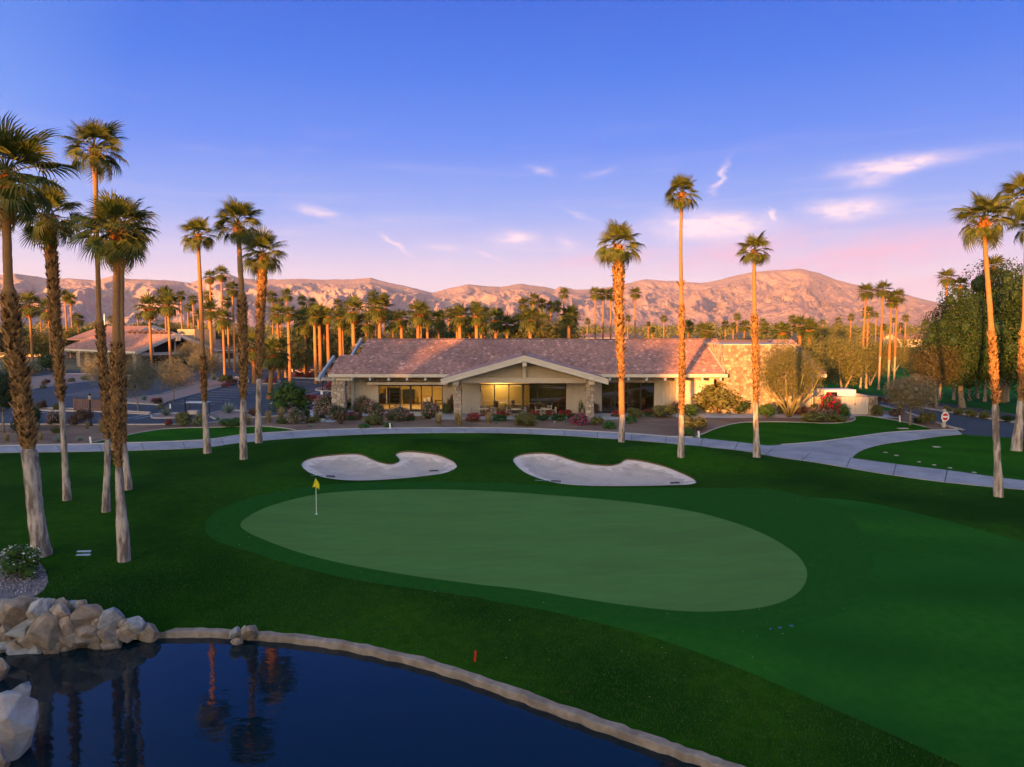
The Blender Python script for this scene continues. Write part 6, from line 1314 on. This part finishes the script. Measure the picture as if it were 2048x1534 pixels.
# ------------------------------------------------------------------ lodge left, far houses
def lodge():
    A = at(275,705,155); Bp = at(420,703,168); A.z = Bp.z = 0; d = (Bp-A); Wd = d.length; ang = math.atan2(d.y, d.x)-math.pi/2
    # local frame: gable width along +Y, length along -X, gable end at x=0
    r = empty('lodge', A, ang, 'low stone lodge with brown tiled roofs and wide gables', 'building'); rm = lambda mb_, nm2, mt, **k: mb_.obj(nm2, M[mt], r, **k)
    Lr, ez, rz_ = 34, 4.05, 7.6; hw = Wd/2
    mb_ = MB()
    for sgn in (0,1):
        y0_, y1_ = (-.8, hw) if sgn == 0 else (Wd+.8, hw); pts_ = [(1.2,y0_,ez),(1.2,y1_,rz_),(-Lr,y1_,rz_),(-Lr,y0_,ez)]; n = 4; mb_.add(pts_+[(a,b_,c_-.25) for a,b_,c_ in pts_], [(0,1,2,3),(7,6,5,4),(0,4,5,1),(1,5,6,2),(2,6,7,3),(3,7,4,0)])
    ro = rm(mb_, 'roof', 'tile2')
    sl2 = math.hypot(hw+.8, rz_-ez); v_ = np.array([0,(hw+.8)/sl2,(rz_-ez)/sl2]); nn_ = np.array([0,-v_[2],v_[1]])
    tiles('roof_tiles', (-Lr,-.8,ez), (1,0,0), v_, nn_, [(0,0),(Lr+1.2,0),(Lr+1.2,sl2),(0,sl2)], ro, .42, .45)
    for y0_, y1_ in ((-1.0,hw),(Wd+1.0,hw)): rm(MB().beam((1.3,y0_,ez-.3),(1.3,y1_,rz_-.22),.2,.65), 'bargeboard', 'beamgrey')
    rm(MB().box(-Lr,1.2,-.95,-.8,ez-.4,ez), 'fascia', 'trim')
    rm(MB().box(-.5,1.5,hw-.5,hw+.5,rz_-1.5,rz_-.6), 'ridge_beam', 'trim'); rm(MB().box(-.2,.2,0,Wd,ez-.9,ez-.3), 'cross_beam', 'beamgrey')
    for yk in (hw*.4,hw,hw*1.6): rm(MB().box(-.1,.15,yk-.15,yk+.15,ez-.3,ez+(rz_-ez)*(1-abs(yk-hw)/hw)-.2), 'king_post', 'beamgrey')
    rm(MB().box(-Lr,-3,2.5,Wd-1,0,ez-.2), 'wall', 'stone_far')
    rm(MB().box(-2.6,-2.4,1,Wd-1,0,ez+.2).box(-2.6,-2.4,hw-4,hw+4,ez+.2,ez+1.8), 'gable_wall', 'black')
    for xk in (-.5,-12.5,-26): rm(MB().box(xk-.7,xk+.7,-.4,.6,0,ez-.4), 'column', 'stone_far')
    for xk in range(-33,1,3): rm(MB().box(xk-.15,xk+.15,-1.0,2.5,ez-.75,ez-.42), 'rafter_tail', 'trim')
    rm(MB().box(-11,-6.5,2.4,2.52,.2,3.0), 'door', 'frame'); rm(MB().box(-20,-15,2.4,2.52,.4,3.0), 'window', 'frame')
    for i in range(8): xk = -3.5-i*2.3; rm(MB().tube([(xk-1.05,hw+.5,rz_+.05),(xk-.75,hw+.5,rz_+.38),(xk,hw+.5,rz_+.55),(xk+.75,hw+.5,rz_+.38),(xk+1.05,hw+.5,rz_+.05)],[.32]*5,6), 'skylight', 'solar')
    rm(MB().box(-6,1.0,hw+4,hw+9,4,8.6), 'chimney_block', 'stone_far')
    # second, higher wing at the left
    mb_ = MB(); x0_, x1_, yc, w2_, e2, t2 = -36.0,-24,hw+8,9,6.0,9.3
    for sgn in (-1,1):
        pts_ = [(x1_,yc+sgn*w2_,e2),(x1_,yc,t2),(x0_-14,yc,t2),(x0_-14,yc+sgn*w2_,e2)]; mb_.add(pts_+[(a,b_,c_-.3) for a,b_,c_ in pts_], [(0,1,2,3),(7,6,5,4),(0,4,5,1),(1,5,6,2),(2,6,7,3),(3,7,4,0)])
    rm(mb_, 'roof', 'tile2')
    for sgn in (-1,1): rm(MB().beam((x1_+.1,yc+sgn*(w2_+.4),e2-.25),(x1_+.1,yc,t2-.2),.25,.75), 'bargeboard', 'trim')
    rm(MB().box(x0_-13,x1_-2,yc-w2_+1.5,yc+w2_-1.5,0,e2), 'wall', 'black'); rm(MB().box(x1_-1.2,x1_+.5,yc-.5,yc+.5,t2-1.5,t2-.6), 'ridge_beam', 'trim'); rm(MB().box(x1_-1.6,x1_-1.2,yc-w2_+1,yc+w2_-1,e2-.4,e2+.2), 'cross_beam', 'trim')
    rm(MB().box(x0_-8,x0_+2,yc-w2_-2,yc-w2_-1,3.6,4.0), 'pergola', 'trim')
M['tile2'] = mk('brown_roof_tile', (.26,.145,.12), (.33,.19,.155), .8, .85, .3, 6); M['stone_far'] = mk('lodge_stone', (.24,.20,.16), (.36,.30,.24), 1.6, .9, .5, 4); M['solar'] = mk('smoky_skylight', (.10,.06,.055), None, rough=.3)
lodge()
def house(px_, Y, L_, W_, ez, rz_, label, rot=0):
    c_ = at(px_, 690, Y); r = empty('house', (c_.x,Y,0), rot, label, 'house', 'far low houses'); mb_ = MB()
    for sgn in (-1,1): pts_ = [(-L_/2,sgn*W_/2,ez),(L_/2,sgn*W_/2,ez),(L_/2,0,rz_),(-L_/2,0,rz_)]; mb_.add(pts_+[(a,b_,d-.2) for a,b_,d in pts_], [(0,1,2,3),(7,6,5,4),(0,4,5,1),(1,5,6,2),(2,6,7,3),(3,7,4,0)])
    mb_.obj('roof', M['tile2'], r); MB().box(-L_/2+.8,L_/2-.8,-W_/2+1.2,W_/2-1.2,0,ez).obj('wall', M['stucco'], r); MB().box(-L_/2,L_/2,-W_/2-.12,-W_/2,ez-.3,ez).obj('fascia', M['trim'], r)
    MB().add([(-L_/2+.8,0,rz_-.3),(-L_/2+.8,-W_/2+1,ez),(-L_/2+.8,W_/2-1,ez)],[(0,1,2)]).add([(L_/2-.8,0,rz_-.3),(L_/2-.8,-W_/2+1,ez),(L_/2-.8,W_/2-1,ez)],[(0,1,2)]).obj('gable_wall', M['stucco'], r)
    for k in range(int(L_/5)): MB().box(-L_/2+2+5*k,-L_/2+4+5*k,-W_/2+1.1,-W_/2+1.19,.9,2.3).obj('window', M['frame'], r)
house(572,178,15,11,3.0,5.4,'long pink-roofed low house beyond the parking'); house(640,196,12,11,3.0,5.6,'pink-roofed house left of the clubhouse ridge beams'); house(452,196,14,11,3.2,5.8,'low house with white gable right of the lodge',.3)
house(1812,330,17,14,3.2,6.2,'distant low house across the far fairway, left',.2); house(1850,345,16,14,3.2,6.4,'distant low house across the far fairway, right',-.2); house(1150,300,40,18,4.5,6,'pale flat building behind the clubhouse palms'); house(20,230,30,14,4.5,7.5,'grey roofed house at the far left',.2)
# ------------------------------------------------------------------ desert haze
hz = bpy.data.materials.new('haze_air'); hz.use_nodes = True; t = hz.node_tree; t.nodes.remove(t.nodes['Principled BSDF'])
pv = t.nodes.new('ShaderNodeVolumePrincipled'); pv.inputs['Color'].default_value = (.92,.93,.98,1); pv.inputs['Density'].default_value = 2.2e-5; pv.inputs['Anisotropy'].default_value = 0.0
t.links.new(pv.outputs[0], t.nodes['Material Output'].inputs['Volume'])
tag(MB().box(-9800,9800,-1500,9800,-8,760).obj('haze', hz), 'thin pale desert haze over the whole valley', 'haze', kind='stuff')
